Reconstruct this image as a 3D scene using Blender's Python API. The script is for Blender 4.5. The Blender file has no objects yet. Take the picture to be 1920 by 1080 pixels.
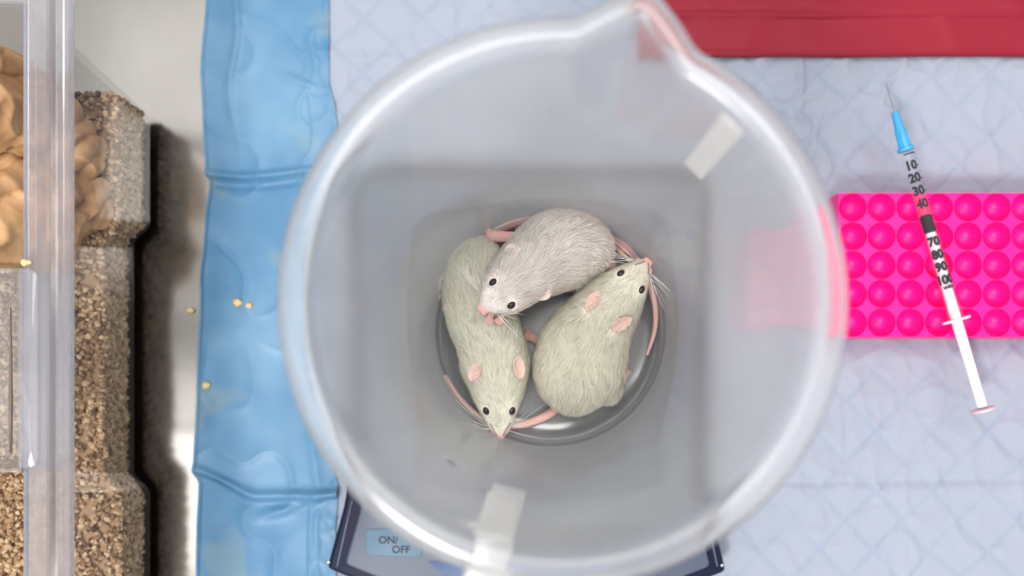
import bpy, bmesh, math, random
import numpy as np
from mathutils import Vector, Matrix, Euler, noise, kdtree

random.seed(7)
rng = np.random.default_rng(7)
U = 0.01                       # everything below is written in centimetres
C = bpy.context.scene.collection
scene = bpy.context.scene

# ------------------------------------------------------------------ camera
FPX = 1867.0
CAM_H = 50.0
cam_d = bpy.data.cameras.new('camera')
cam = bpy.data.objects.new('camera', cam_d)
C.objects.link(cam)
cam_d.sensor_width = 36.0
cam_d.lens = FPX / 1920 * 36.0
cam.location = (0, 0, CAM_H * U)
cam.rotation_euler = (0, 0, 0)          # straight down; the frame is a crop off the lens axis
NX, NY = 1001.0, 698.0                  # where the lens axis meets the picture
cam_d.shift_x = (960 - NX) / 1920
cam_d.shift_y = (NY - 540) / 1920
cam_d.clip_start = 0.01
cam_d.clip_end = 50
cam_d.dof.use_dof = True
cam_d.dof.focus_distance = 0.415
cam_d.dof.aperture_fstop = 5.0
scene.camera = cam

def px(x, y, z=0.0):
    """photograph position -> point in the place (cm) at height z above the table"""
    t = (CAM_H - z) / FPX
    return Vector(((x - NX) * t, (NY - y) * t, z))

def cm(npx, z):                # length of npx pixels at height z
    return npx * (CAM_H - z) / FPX

# ------------------------------------------------------------------ world, lights, exposure
world = bpy.data.worlds.new('room_light')
scene.world = world
world.use_nodes = True
wb = world.node_tree.nodes['Background']
wb.inputs['Color'].default_value = (1.0, 0.985, 0.965, 1)
wb.inputs['Strength'].default_value = 0.66

def area(name, loc, target, sx, sy, power, col):
    l = bpy.data.lights.new(name, 'AREA')
    l.shape = 'RECTANGLE'; l.size = sx * U; l.size_y = sy * U
    l.energy = power; l.color = col
    o = bpy.data.objects.new(name, l); C.objects.link(o)
    o.location = Vector(loc) * U
    o.rotation_euler = (Vector(target) - Vector(loc)).to_track_quat('-Z', 'Y').to_euler()
    return o
area('window_light', (-50, -80, 175), (5, 2, 0), 40, 34, 23.0, (1.0, 0.97, 0.93))
area('ceiling_panel_back', (5, 50, 185), (2, 2, 0), 120, 46, 14.0, (1.0, 0.985, 0.96))
area('ceiling_panel_left_front', (-95, -30, 200), (-95, -30, 0), 60, 60, 2.0, (1.0, 0.985, 0.96))
area('ceiling_panel_left_back', (-95, 85, 200), (-95, 85, 0), 60, 60, 0.45, (1.0, 0.985, 0.96))
scene.view_settings.view_transform = 'Standard'
scene.view_settings.look = 'None'
scene.view_settings.gamma = 1.0
scene.view_settings.use_curve_mapping = False
scene.view_settings.exposure = 0.32
scene.cycles.caustics_reflective = False
scene.cycles.max_bounces = 16
scene.cycles.transmission_bounces = 14
scene.cycles.transparent_max_bounces = 24

# ------------------------------------------------------------------ material helpers
def srgb(r, g, b):
    f = lambda c: (c / 12.92 if c <= 0.04045 else ((c + 0.055) / 1.055) ** 2.4)
    return (f(r / 255), f(g / 255), f(b / 255), 1)

def new_mat(name):
    m = bpy.data.materials.new(name); m.use_nodes = True
    nt = m.node_tree
    bs = nt.nodes['Principled BSDF']
    return m, nt, bs

def N(nt, typ, **kw):
    n = nt.nodes.new(typ)
    for k, v in kw.items():
        if k in n.inputs: n.inputs[k].default_value = v
        else: setattr(n, k, v)
    return n

def mat(name, col, rough=0.5, metal=0.0, var=0.06, scale=60, bump=0.0, bscale=200, spec=0.5, trans=0.0, ior=1.45, sss=0.0, stretch=None):
    m, nt, bs = new_mat(name)
    bs.inputs['Roughness'].default_value = rough
    bs.inputs['Metallic'].default_value = metal
    bs.inputs['Specular IOR Level'].default_value = spec
    bs.inputs['Transmission Weight'].default_value = trans
    bs.inputs['IOR'].default_value = ior
    if sss:
        bs.inputs['Subsurface Weight'].default_value = sss
        bs.inputs['Subsurface Radius'].default_value = (0.004, 0.002, 0.0015)
        bs.inputs['Subsurface Scale'].default_value = 0.6
    tc = N(nt, 'ShaderNodeTexCoord')
    mp = N(nt, 'ShaderNodeMapping')
    if stretch: mp.inputs['Scale'].default_value = stretch
    nt.links.new(tc.outputs['Object'], mp.inputs['Vector'])
    nz = N(nt, 'ShaderNodeTexNoise', Scale=scale, Detail=4.0)
    nt.links.new(mp.outputs[0], nz.inputs['Vector'])
    mx = N(nt, 'ShaderNodeMix', data_type='RGBA')
    c = col
    mx.inputs[6].default_value = (c[0] * (1 - var), c[1] * (1 - var), c[2] * (1 - var), 1)
    mx.inputs[7].default_value = (min(1, c[0] * (1 + var)), min(1, c[1] * (1 + var)), min(1, c[2] * (1 + var)), 1)
    nt.links.new(nz.outputs['Fac'], mx.inputs[0])
    nt.links.new(mx.outputs[2], bs.inputs['Base Color'])
    if bump:
        nb = N(nt, 'ShaderNodeTexNoise', Scale=bscale, Detail=5.0)
        nt.links.new(mp.outputs[0], nb.inputs['Vector'])
        b = N(nt, 'ShaderNodeBump', Strength=bump, Distance=0.001)
        nt.links.new(nb.outputs['Fac'], b.inputs['Height'])
        nt.links.new(b.outputs[0], bs.inputs['Normal'])
    return m

def attr_mix(m, attr, col):
    """mix the base colour with col by a vertex attribute"""
    nt = m.node_tree; bs = nt.nodes['Principled BSDF']
    src = bs.inputs['Base Color'].links[0].from_socket
    a = N(nt, 'ShaderNodeAttribute', attribute_name=attr)
    mx = N(nt, 'ShaderNodeMix', data_type='RGBA')
    nt.links.new(a.outputs['Fac'], mx.inputs[0])
    nt.links.new(src, mx.inputs[6])
    mx.inputs[7].default_value = col
    nt.links.new(mx.outputs[2], bs.inputs['Base Color'])

# frosted polypropylene of the jug
def mat_frosted(name='frosted_polypropylene', gloss=0.045, d0=0.13, d1=0.23):
    m, nt, bs = new_mat(name)
    out = nt.nodes['Material Output']
    nt.nodes.remove(bs)
    rf = N(nt, 'ShaderNodeBsdfRefraction', Roughness=0.14, IOR=1.12); rf.inputs['Color'].default_value = (0.98, 0.985, 0.99, 1)
    tp = N(nt, 'ShaderNodeBsdfTransparent'); tp.inputs['Color'].default_value = (0.98, 0.985, 0.99, 1)
    tr = N(nt, 'ShaderNodeBsdfTranslucent'); tr.inputs['Color'].default_value = (0.94, 0.945, 0.945, 1)
    df = N(nt, 'ShaderNodeBsdfDiffuse'); df.inputs['Color'].default_value = (0.94, 0.945, 0.945, 1)
    gl = N(nt, 'ShaderNodeBsdfGlossy', Roughness=0.18)
    m0 = N(nt, 'ShaderNodeMixShader'); m0.inputs[0].default_value = 0.16
    nt.links.new(rf.outputs[0], m0.inputs[1]); nt.links.new(tp.outputs[0], m0.inputs[2])
    m1 = N(nt, 'ShaderNodeMixShader'); m1.inputs[0].default_value = 0.5
    nt.links.new(df.outputs[0], m1.inputs[1]); nt.links.new(tr.outputs[0], m1.inputs[2])
    # fine scuffs from use
    tc = N(nt, 'ShaderNodeTexCoord')
    nz = N(nt, 'ShaderNodeTexNoise', Scale=45.0, Detail=6.0, Roughness=0.65)
    nt.links.new(tc.outputs['Object'], nz.inputs['Vector'])
    mr = N(nt, 'ShaderNodeMapRange'); mr.inputs[3].default_value = d0; mr.inputs[4].default_value = d1
    nt.links.new(nz.outputs['Fac'], mr.inputs[0])
    m2 = N(nt, 'ShaderNodeMixShader')
    nt.links.new(mr.outputs[0], m2.inputs[0])
    nt.links.new(m0.outputs[0], m2.inputs[1]); nt.links.new(m1.outputs[0], m2.inputs[2])
    m3 = N(nt, 'ShaderNodeMixShader')
    nt.links.new(schlick(nt, gloss, 0.3), m3.inputs[0])
    nt.links.new(m2.outputs[0], m3.inputs[1]); nt.links.new(gl.outputs[0], m3.inputs[2])
    nt.links.new(m3.outputs[0], out.inputs['Surface'])
    return m

def schlick(nt, f0, top=1.0):
    """reflectance by viewing angle, the same on both faces of a sheet"""
    g = N(nt, 'ShaderNodeNewGeometry')
    d = N(nt, 'ShaderNodeVectorMath', operation='DOT_PRODUCT')
    nt.links.new(g.outputs['Incoming'], d.inputs[0]); nt.links.new(g.outputs['Normal'], d.inputs[1])
    a = N(nt, 'ShaderNodeMath', operation='ABSOLUTE'); nt.links.new(d.outputs['Value'], a.inputs[0])
    o = N(nt, 'ShaderNodeMath', operation='SUBTRACT'); o.inputs[0].default_value = 1.0
    nt.links.new(a.outputs[0], o.inputs[1])
    p = N(nt, 'ShaderNodeMath', operation='POWER'); p.inputs[1].default_value = 5.0
    nt.links.new(o.outputs[0], p.inputs[0])
    ma = N(nt, 'ShaderNodeMath', operation='MULTIPLY_ADD'); ma.inputs[1].default_value = (1 - f0) * top; ma.inputs[2].default_value = f0
    nt.links.new(p.outputs[0], ma.inputs[0])
    return ma.outputs[0]

def mat_clear(name, tint=(0.97, 0.97, 0.98), rough=0.03, haze=0.03, ior=1.5, top=0.4):
    """thin clear plastic sheet: lets the view pass straight, reflects by angle, a little haze"""
    m, nt, bs = new_mat(name)
    out = nt.nodes['Material Output']
    t = N(nt, 'ShaderNodeBsdfTransparent'); t.inputs['Color'].default_value = (*tint, 1)
    g = N(nt, 'ShaderNodeBsdfGlossy', Roughness=rough)
    m1 = N(nt, 'ShaderNodeMixShader')
    nt.links.new(schlick(nt, ((ior - 1) / (ior + 1)) ** 2, top), m1.inputs[0])
    nt.links.new(t.outputs[0], m1.inputs[1]); nt.links.new(g.outputs[0], m1.inputs[2])
    d = N(nt, 'ShaderNodeBsdfDiffuse'); d.inputs['Color'].default_value = (0.8, 0.8, 0.82, 1)
    tc = N(nt, 'ShaderNodeTexCoord')
    nz = N(nt, 'ShaderNodeTexNoise', Scale=60.0, Detail=5.0)
    nt.links.new(tc.outputs['Object'], nz.inputs['Vector'])
    mr = N(nt, 'ShaderNodeMapRange'); mr.inputs[3].default_value = haze * 0.5; mr.inputs[4].default_value = haze * 1.5
    nt.links.new(nz.outputs['Fac'], mr.inputs[0])
    m2 = N(nt, 'ShaderNodeMixShader')
    nt.links.new(mr.outputs[0], m2.inputs[0])
    nt.links.new(m1.outputs[0], m2.inputs[1]); nt.links.new(d.outputs[0], m2.inputs[2])
    nt.links.new(m2.outputs[0], out.inputs['Surface'])
    return m

# ------------------------------------------------------------------ object helpers
ORIGIN = {}
def thing(name, label, cat, base, group=None):
    o = bpy.data.objects.new(name, None); C.objects.link(o)
    o.empty_display_size = 0.02
    o.location = Vector(base) * U
    o['label'] = label; o['category'] = cat
    if group: o['group'] = group
    ORIGIN[o.name] = Vector(base)
    return o

def mesh_from(name, verts, faces, smooth=True):
    me = bpy.data.meshes.new(name)
    me.from_pydata([tuple(v) for v in verts], [], faces)
    me.update()
    if smooth:
        me.polygons.foreach_set('use_smooth', [True] * len(me.polygons))
    return me

def part(name, verts, faces, material, parent=None, smooth=True, label=None, kind=None, sharp=None):
    """verts in world centimetres -> one mesh object, child of parent"""
    org = ORIGIN[parent.name] if parent else Vector((0, 0, 0))
    V = (np.array([tuple(v) for v in verts], dtype=float) - np.array(org)) * U
    me = mesh_from(name, V, faces, smooth)
    if sharp is not None:
        me.set_sharp_from_angle(angle=math.radians(sharp))
    me.materials.append(material)
    o = bpy.data.objects.new(name, me); C.objects.link(o)
    if parent:
        o.parent = parent; ORIGIN[o.name] = org
    if label: o['label'] = label
    if kind: o['kind'] = kind
    return o

def single(name, label, cat, verts, faces, material, base, smooth=True, group=None, kind=None, sharp=None):
    """a thing that is one mesh, its origin at base"""
    V = (np.array([tuple(v) for v in verts], dtype=float) - np.array(base)) * U
    me = mesh_from(name, V, faces, smooth)
    if sharp is not None: me.set_sharp_from_angle(angle=math.radians(sharp))
    me.materials.append(material)
    o = bpy.data.objects.new(name, me); C.objects.link(o)
    o.location = Vector(base) * U
    o['label'] = label; o['category'] = cat
    if group: o['group'] = group
    if kind: o['kind'] = kind
    return o

def revolve(profile, center, seg=96, closed=True, deform=None):
    """profile: list of (r, z); closed loop profile makes a solid"""
    vs, fs = [], []
    n = len(profile)
    for j in range(seg):
        a = 2 * math.pi * j / seg
        for (r, z) in profile:
            rr = r
            if deform: rr, z = deform(r, z, a)
            vs.append((center[0] + rr * math.cos(a), center[1] + rr * math.sin(a), z))
    for j in range(seg):
        k = (j + 1) % seg
        for i in range(n if closed else n - 1):
            i2 = (i + 1) % n
            fs.append((j * n + i, k * n + i, k * n + i2, j * n + i2))
    return vs, fs

def tube(pts, radii, seg=12, caps=True, flat=1.0):
    """swept tube through pts (Vectors) with radius per point"""
    vs, fs = [], []
    up = Vector((0, 0, 1))
    n = len(pts)
    for i, p in enumerate(pts):
        t = (pts[min(i + 1, n - 1)] - pts[max(i - 1, 0)]).normalized()
        s = t.cross(up)
        if s.length < 1e-4: s = t.cross(Vector((0, 1, 0)))
        s.normalize(); w = s.cross(t).normalized()
        for j in range(seg):
            a = 2 * math.pi * j / seg
            vs.append(p + (s * math.cos(a) + w * math.sin(a) * flat) * radii[i])
    for i in range(n - 1):
        for j in range(seg):
            k = (j + 1) % seg
            fs.append((i * seg + j, i * seg + k, (i + 1) * seg + k, (i + 1) * seg + j))
    if caps:
        fs.append(tuple(range(seg - 1, -1, -1)))
        fs.append(tuple((n - 1) * seg + j for j in range(seg)))
    return vs, fs

def prism(outline, z0, z1, bevel=0.0, steps=3):
    """outline (x, y) counter-clockwise, extruded z0..z1, top edge rounded"""
    vs, fs = [], []
    n = len(outline)
    P = [Vector((p[0], p[1])) for p in outline]
    def inset(d):
        if d == 0: return P
        out = []
        for i in range(n):
            a, b, c = P[i - 1], P[i], P[(i + 1) % n]
            e1 = (b - a).normalized(); e2 = (c - b).normalized()
            n1 = Vector((-e1.y, e1.x)); n2 = Vector((-e2.y, e2.x))
            m = (n1 + n2)
            m = m / max(0.3, m.length_squared) * 2 if m.length > 1e-6 else n1
            out.append(b + m * d)
        return out
    rings = [(0, z0)]
    if bevel:
        for s in range(steps + 1):
            a = math.pi / 2 * s / steps
            rings.append((bevel * (1 - math.cos(a)), z1 - bevel + bevel * math.sin(a)))
    else:
        rings.append((0, z1))
    for d, z in rings:
        for p in inset(d): vs.append((p.x, p.y, z))
    R = len(rings)
    for r in range(R - 1):
        for i in range(n):
            j = (i + 1) % n
            fs.append((r * n + i, r * n + j, (r + 1) * n + j, (r + 1) * n + i))
    fs.append(tuple(range(n - 1, -1, -1)))
    fs.append(tuple((R - 1) * n + i for i in range(n)))
    return vs, fs

def round_poly(pts, rad, seg=6):
    """round the corners of a polygon"""
    out = []
    n = len(pts)
    for i in range(n):
        a, b, c = Vector(pts[i - 1]), Vector(pts[i]), Vector(pts[(i + 1) % n])
        r = rad[i] if isinstance(rad, (list, tuple)) else rad
        if r <= 0: out.append(b); continue
        d1 = (a - b).normalized(); d2 = (c - b).normalized()
        p1 = b + d1 * r; p2 = b + d2 * r
        for s in range(seg + 1):
            t = s / seg
            out.append(p1 * (1 - t) ** 2 + b * 2 * t * (1 - t) + p2 * t * t)
    return [(p[0], p[1]) for p in out]

def box(x0, x1, y0, y1, z0, z1, bevel=0.0):
    return prism([(x0, y0), (x1, y0), (x1, y1), (x0, y1)], z0, z1, bevel)

def grid_faces(nu, nv, off=0, flip=False):
    f = []
    for i in range(nu - 1):
        for j in range(nv - 1):
            a = off + i * nv + j
            q = (a, a + nv, a + nv + 1, a + 1)
            f.append(q[::-1] if flip else q)
    return f

def lerp_table(tab, y):
    if y <= tab[0][0]: return tab[0][1]
    for (a, va), (b, vb) in zip(tab, tab[1:]):
        if y <= b:
            t = (y - a) / (b - a); t = t * t * (3 - 2 * t)
            return va + (vb - va) * t
    return tab[-1][1]

def sstep(a, b, x):
    t = max(0.0, min(1.0, (x - a) / (b - a)))
    return t * t * (3 - 2 * t)

def cr(pts, n):
    """Catmull-Rom resample of an array of rows"""
    P = np.array(pts, dtype=float)
    P = np.vstack([2 * P[0] - P[1], P, 2 * P[-1] - P[-2]])
    out = []
    m = len(P) - 3
    for i in range(n):
        u = i / (n - 1) * m
        k = min(int(u), m - 1); t = u - k
        p0, p1, p2, p3 = P[k], P[k + 1], P[k + 2], P[k + 3]
        out.append(0.5 * ((2 * p1) + (-p0 + p2) * t + (2 * p0 - 5 * p1 + 4 * p2 - p3) * t * t + (-p0 + 3 * p1 - 3 * p2 + p3) * t ** 3))
    return np.array(out)

def text_mesh(s, size, bold=0.0):
    cu = bpy.data.curves.new('lettering', 'FONT')
    cu.body = s; cu.size = size; cu.align_x = 'CENTER'; cu.align_y = 'CENTER'
    cu.resolution_u = 3; cu.offset = size * bold
    o = bpy.data.objects.new('lettering_tmp', cu); C.objects.link(o)
    dg = bpy.context.evaluated_depsgraph_get()
    me = bpy.data.meshes.new_from_object(o.evaluated_get(dg))
    vs = [v.co.copy() for v in me.vertices]; fs = [tuple(p.vertices) for p in me.polygons]
    bpy.data.objects.remove(o); bpy.data.curves.remove(cu); bpy.data.meshes.remove(me)
    return vs, fs

# ------------------------------------------------------------------ worktop
def mat_steel():
    m, nt, bs = new_mat('brushed_steel_worktop')
    bs.inputs['Metallic'].default_value = 1.0
    tc = N(nt, 'ShaderNodeTexCoord')
    mp = N(nt, 'ShaderNodeMapping'); mp.inputs['Scale'].default_value = (4, 2, 4)
    nt.links.new(tc.outputs['Object'], mp.inputs['Vector'])
    nz = N(nt, 'ShaderNodeTexNoise', Scale=8.0, Detail=6.0)
    nt.links.new(mp.outputs[0], nz.inputs['Vector'])
    r = N(nt, 'ShaderNodeValToRGB')
    r.color_ramp.elements[0].color = (0.40, 0.385, 0.36, 1); r.color_ramp.elements[1].color = (0.54, 0.525, 0.50, 1)
    nt.links.new(nz.outputs['Fac'], r.inputs[0])
    nt.links.new(r.outputs[0], bs.inputs['Base Color'])
    n2 = N(nt, 'ShaderNodeTexNoise', Scale=14.0, Detail=5.0)
    nt.links.new(tc.outputs['Object'], n2.inputs['Vector'])
    mr = N(nt, 'ShaderNodeMapRange'); mr.inputs[3].default_value = 0.10; mr.inputs[4].default_value = 0.18
    nt.links.new(n2.outputs['Fac'], mr.inputs[0])
    nt.links.new(mr.outputs[0], bs.inputs['Roughness'])
    b = N(nt, 'ShaderNodeBump', Strength=0.05, Distance=0.001)
    nt.links.new(nz.outputs['Fac'], b.inputs['Height']); nt.links.new(b.outputs[0], bs.inputs['Normal'])
    return m
vs, fs = box(-70, 70, -50, 50, -3, 0, 0.15)
single('worktop', 'brushed stainless steel worktop showing between the clear cage and the blue border', 'table', vs, fs, mat_steel(), (0, 0, -3), sharp=40)

# ------------------------------------------------------------------ absorbent pad
pad = thing('absorbent_pad', 'white quilted absorbent pad with a blue plastic border lying on the steel worktop', 'pad', (5, 0, 0))
RIGHT_EDGE = [(-120, 609), (60, 610), (150, 610), (210, 622), (250, 629), (330, 612), (430, 600), (600, 600), (800, 610), (920, 627), (1000, 622), (1220, 626)]
LEFT_EDGE = [(-120, 388), (0, 385), (130, 375), (260, 380), (325, 384), (340, 392), (420, 384), (540, 375), (720, 368), (865, 362), (885, 361), (910, 371), (1000, 367), (1220, 366)]

def pad_height(X, Y, pxx, pyy):
    n = noise.noise
    h = 0.10
    h += 0.10 * n(Vector((X * 0.16, Y * 0.16, 1.3))) + 0.05 * n(Vector((X * 0.4, Y * 0.4, 4.1)))
    # crumpled zone between red bag and rack and by the spout
    w = math.exp(-(((pxx - 1500) / 170) ** 2 + ((pyy - 210) / 110) ** 2)) + 0.35
    r = 1 - abs(n(Vector((X * 0.55 + 3, Y * 0.55, 7.7)))) * 2.2
    h += 0.30 * w * max(0, r) ** 3
    r2 = 1 - abs(n(Vector((X * 0.9 + 11, Y * 0.9, 2.2)))) * 2.4
    h += 0.14 * w * max(0, r2) ** 3
    # fold creases
    h -= 0.09 * math.exp(-((pyy - 905 + (pxx - 1480) * 0.015) / 5.0) ** 2) * sstep(1400, 1500, pxx)
    h += 0.10 * math.exp(-((pyy - 925 + (pxx - 1480) * 0.015) / 16.0) ** 2) * sstep(1400, 1500, pxx)
    h -= 0.09 * math.exp(-((pxx - 1586) / 5.0) ** 2) * sstep(720, 760, pyy) * (1 - sstep(880, 910, pyy))
    h += 0.16 * math.exp(-((pyy - 112) / 12.0) ** 2) * (1 - sstep(680, 900, pxx)) * sstep(625, 660, pxx)
    return h

def build_quilt():
    nu, nv = 440, 270
    vs, emb = [], []
    for i in range(nu):
        for j in range(nv):
            pyy = -120 + 1340 * j / (nv - 1)
            e = lerp_table(RIGHT_EDGE, pyy) - 6
            pxx = e + (2480 - e) * i / (nu - 1)
            p = px(pxx, pyy, 0.1)
            h = pad_height(p.x, p.y, pxx, pyy)
            # quilting: diamond lattice of pressed lines, warped a little
            wx = p.x + 0.25 * noise.noise(Vector((p.x * 0.3, p.y * 0.3, 9)))
            wy = p.y + 0.25 * noise.noise(Vector((p.x * 0.3, p.y * 0.3, 5)))
            L = 2.05
            a = (wx * 0.72 + wy * 0.69) / L; b = (wx * 0.72 - wy * 0.69) / L
            da = abs(a - round(a)) * L; db = abs(b - round(b)) * L
            e1 = math.exp(-(da / 0.11) ** 2); e2 = math.exp(-(db / 0.11) ** 2)
            em = max(e1, e2)
            em *= 0.55 + 0.6 * noise.noise(Vector((p.x * 0.5, p.y * 0.5, 21)))
            em = max(0, min(1, em))
            puff = min(1, min(da, db) / 0.7)
            h += 0.05 * puff - 0.05 * em
            vs.append((p.x, p.y, max(0.03, h))); emb.append(em)
    fs = grid_faces(nu, nv)
    m = mat('pad_nonwoven', (0.325, 0.36, 0.44, 1), 0.85, var=0.03, scale=40, bump=0.25, bscale=900, spec=0.2)
    attr_mix(m, 'emboss', (0.235, 0.30, 0.42, 1))
    o = part('quilted_sheet', vs, [f[::-1] for f in fs], m, pad)
    at = o.data.attributes.new('emboss', 'FLOAT', 'POINT'); at.data.foreach_set('value', [e * 0.65 for e in emb])
build_quilt()

def build_border():
    nu, nv = 90, 420
    vs = []
    for i in range(nu):
        for j in range(nv):
            pyy = -120 + 1340 * j / (nv - 1)
            e0 = lerp_table(LEFT_EDGE, pyy); e1 = lerp_table(RIGHT_EDGE, pyy) + 8
            u = i / (nu - 1)
            pxx = e0 + (e1 - e0) * u
            p = px(pxx, pyy, 0.2)
            n = noise.noise
            h = 0.26
            h += 0.14 * n(Vector((p.x * 0.22, p.y * 0.2, 3.0)))
            r = 1 - abs(n(Vector((p.x * 0.35 + p.y * 0.25, p.y * 0.3 - p.x * 0.2, 12.5)))) * 2.6
            h += 0.10 * max(0, r) ** 3
            # cross folds of the film
            h += 0.30 * math.exp(-((pyy - 326 - 6 * math.sin(u * 5)) / 7) ** 2) * (1 - 0.4 * u)
            h -= 0.12 * math.exp(-((pyy - 344 - 6 * math.sin(u * 5)) / 8) ** 2)
            yf = 880 + 52 * sstep(0, 0.45, u) - 6 * u
            h += 0.34 * math.exp(-((pyy - yf) / 9) ** 2)
            h -= 0.14 * math.exp(-((pyy - yf - 18) / 12) ** 2)
            yf2 = 1010 - 90 * u
            h += 0.22 * math.exp(-((pyy - yf2) / 11) ** 2) * sstep(0.35, 0.7, u)
            h += 0.18 * math.exp(-((pyy - 140 - 90 * (u - 0.6)) / 10) ** 2) * sstep(0.5, 0.8, u)
            xf = 0.25 + 0.03 * math.sin(pyy / 40)
            h += 0.14 * math.exp(-((u - xf) / 0.03) ** 2) * (1 - sstep(100, 330, pyy))
            h += 0.12 * math.exp(-((u - 0.86) / 0.04) ** 2) * sstep(760, 900, pyy)
            if u > 0.8: h = max(h, pad_height(p.x, p.y, pxx, pyy) + 0.16)
            if u < 0.03: h *= 0.6
            vs.append((p.x, p.y, max(0.05, h)))
    m, nt, bs = new_mat('blue_plastic_film')
    tc = N(nt, 'ShaderNodeTexCoord')
    mp = N(nt, 'ShaderNodeMapping'); mp.inputs['Scale'].default_value = (1, 1, 0)
    nt.links.new(tc.outputs['Object'], mp.inputs[0])
    nz = N(nt, 'ShaderNodeTexNoise', Scale=24.0, Detail=2.0, Roughness=0.4, Distortion=0.4)
    nt.links.new(mp.outputs[0], nz.inputs['Vector'])
    r = N(nt, 'ShaderNodeValToRGB')          # damp patches where the film sticks to the fibre below
    r.color_ramp.elements[0].position = 0.37; r.color_ramp.elements[0].color = srgb(104, 140, 164)
    r.color_ramp.elements[1].position = 0.42; r.color_ramp.elements[1].color = srgb(80, 130, 170)
    nt.links.new(nz.outputs['Fac'], r.inputs[0])
    n2 = N(nt, 'ShaderNodeTexNoise', Scale=45.0, Detail=4.0)
    nt.links.new(mp.outputs[0], n2.inputs['Vector'])
    mx = N(nt, 'ShaderNodeMix', data_type='RGBA', blend_type='MULTIPLY')
    mx.inputs[0].default_value = 0.25
    nt.links.new(r.outputs[0], mx.inputs[6]); nt.links.new(n2.outputs['Fac'], mx.inputs[7])
    n3 = N(nt, 'ShaderNodeTexNoise', Scale=13.0, Detail=3.0, Roughness=0.6)
    nt.links.new(mp.outputs[0], n3.inputs['Vector'])
    r3 = N(nt, 'ShaderNodeMapRange'); r3.inputs[1].default_value = 0.42; r3.inputs[2].default_value = 0.68; r3.inputs[4].default_value = 0.6
    nt.links.new(n3.outputs['Fac'], r3.inputs[0])
    mx3 = N(nt, 'ShaderNodeMix', data_type='RGBA')      # paler zones scattered over the film
    nt.links.new(r3.outputs[0], mx3.inputs[0]); nt.links.new(mx.outputs[2], mx3.inputs[6])
    mx3.inputs[7].default_value = srgb(120, 158, 186)
    nt.links.new(mx3.outputs[2], bs.inputs['Base Color'])
    bs.inputs['Roughness'].default_value = 0.42
    bs.inputs['Specular IOR Level'].default_value = 0.35
    part('plastic_border', vs, [f[::-1] for f in grid_faces(nu, nv)], m, pad, label='blue plastic film border with folds and damp patches')
build_border()

# ------------------------------------------------------------------ weighing scale
PAN_Z = 3.2
scale = thing('weighing_scale', 'navy edged grey digital weighing scale under the frosted jug', 'scale', (1.0, 0, 0))
navy = mat('navy_plastic', srgb(18, 24, 50), 0.5, var=0.08, spec=0.25)
panelgrey = mat('scale_grey_panel', srgb(78, 88, 106), 0.45, var=0.03)
def pxy(x, y, z):
    p = px(x, y, z); return (p.x, p.y)
zb = 2.1
outline = [pxy(612, 1066, zb), pxy(720, 1112, zb), pxy(985, 1135, zb), pxy(1250, 1115, zb), pxy(1362, 1072, zb), pxy(1328, 930, zb), pxy(1338, 345, zb), pxy(1300, 306, zb), pxy(690, 306, zb), pxy(645, 345, zb), pxy(652, 920, zb)]
base_out = round_poly(outline, [0.25, 1, 1, 1, 0.25, 1.2, 0.7, 0.7, 0.7, 0.7, 1.2], 5)
vs, fs = prism(base_out, 0.35, zb, 0.25, 4)
part('base', vs, fs, navy, scale, sharp=35)
zt = 2.45
outline2 = [pxy(646, 1058, zt), pxy(735, 1095, zt), pxy(985, 1116, zt), pxy(1240, 1098, zt), pxy(1332, 1062, zt), pxy(1300, 930, zt), pxy(1318, 350, zt), pxy(1288, 322, zt), pxy(700, 322, zt), pxy(666, 350, zt), pxy(682, 935, zt)]
vs, fs = prism(round_poly(outline2, [0.25, 1, 1, 1, 0.25, 1.2, 0.6, 0.6, 0.6, 0.6, 1.2], 5), zb - 0.1, zt, 0.12, 3)
top_panel = part('top_panel', vs, fs, panelgrey, scale, sharp=35)
# thin light line moulded along the navy side bands
lined = mat('moulded_line', srgb(120, 125, 150), 0.5)
for side in ((( 660, 938), (632, 1062)), ((1318, 938), (1345, 1062))):
    p0 = px(*side[0], zb); p1 = px(*side[1], zb)
    vs, fs = tube([p0, p1], [0.03, 0.03], 6)
    part('moulded_line', vs, fs, lined, scale)
for (sx, sy) in ((616, 1054), (1354, 1060)):
    c = px(sx, sy, zb + 0.02)
    vs, fs = revolve([(0.001, zb - 0.02), (0.075, zb - 0.02), (0.075, zb + 0.03), (0.03, zb + 0.045), (0.001, zb + 0.045)], c, 14, closed=False)
    part('screw', vs, fs, mat('screw_steel', (0.7, 0.7, 0.72, 1), 0.3, 1.0), scale, label='small bright screw')
for fx, fy in ((690, 380), (1290, 380), (660, 1020), (1310, 1020)):
    c = px(fx, fy, 0)
    vs, fs = revolve([(0.001, 0), (0.7, 0), (0.8, 0.15), (0.7, 0.4), (0.001, 0.4)], c, 20, closed=False)
    part('foot', vs, fs, mat('rubber_foot', (0.03, 0.03, 0.03, 1), 0.8), scale)
bt = [pxy(686, 992, zt), pxy(688, 1040, zt), pxy(790, 1046, zt), pxy(800, 990, zt)]
vs, fs = prism(round_poly(bt, 0.25), zt - 0.05, zt + 0.05, 0.03, 2)
button = part('button', vs, fs, mat('button_blue', srgb(88, 116, 138), 0.5), scale, label='pale blue power button')
dk = mat('printed_ink', srgb(28, 30, 44), 0.6, var=0.02)
def flat_text(s, cx, cy, z, size, parent, rot=0):
    vs, fs = text_mesh(s, size, 0.02)
    c = px(cx, cy, z)
    R = Matrix.Rotation(rot, 3, 'Z')
    part('lettering', [c + R @ v for v in vs], fs, dk, parent, smooth=False)
flat_text('ON/', 728, 1013, zt + 0.056, 0.5, button)
flat_text('OFF', 752, 1031, zt + 0.056, 0.5, button)
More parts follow.
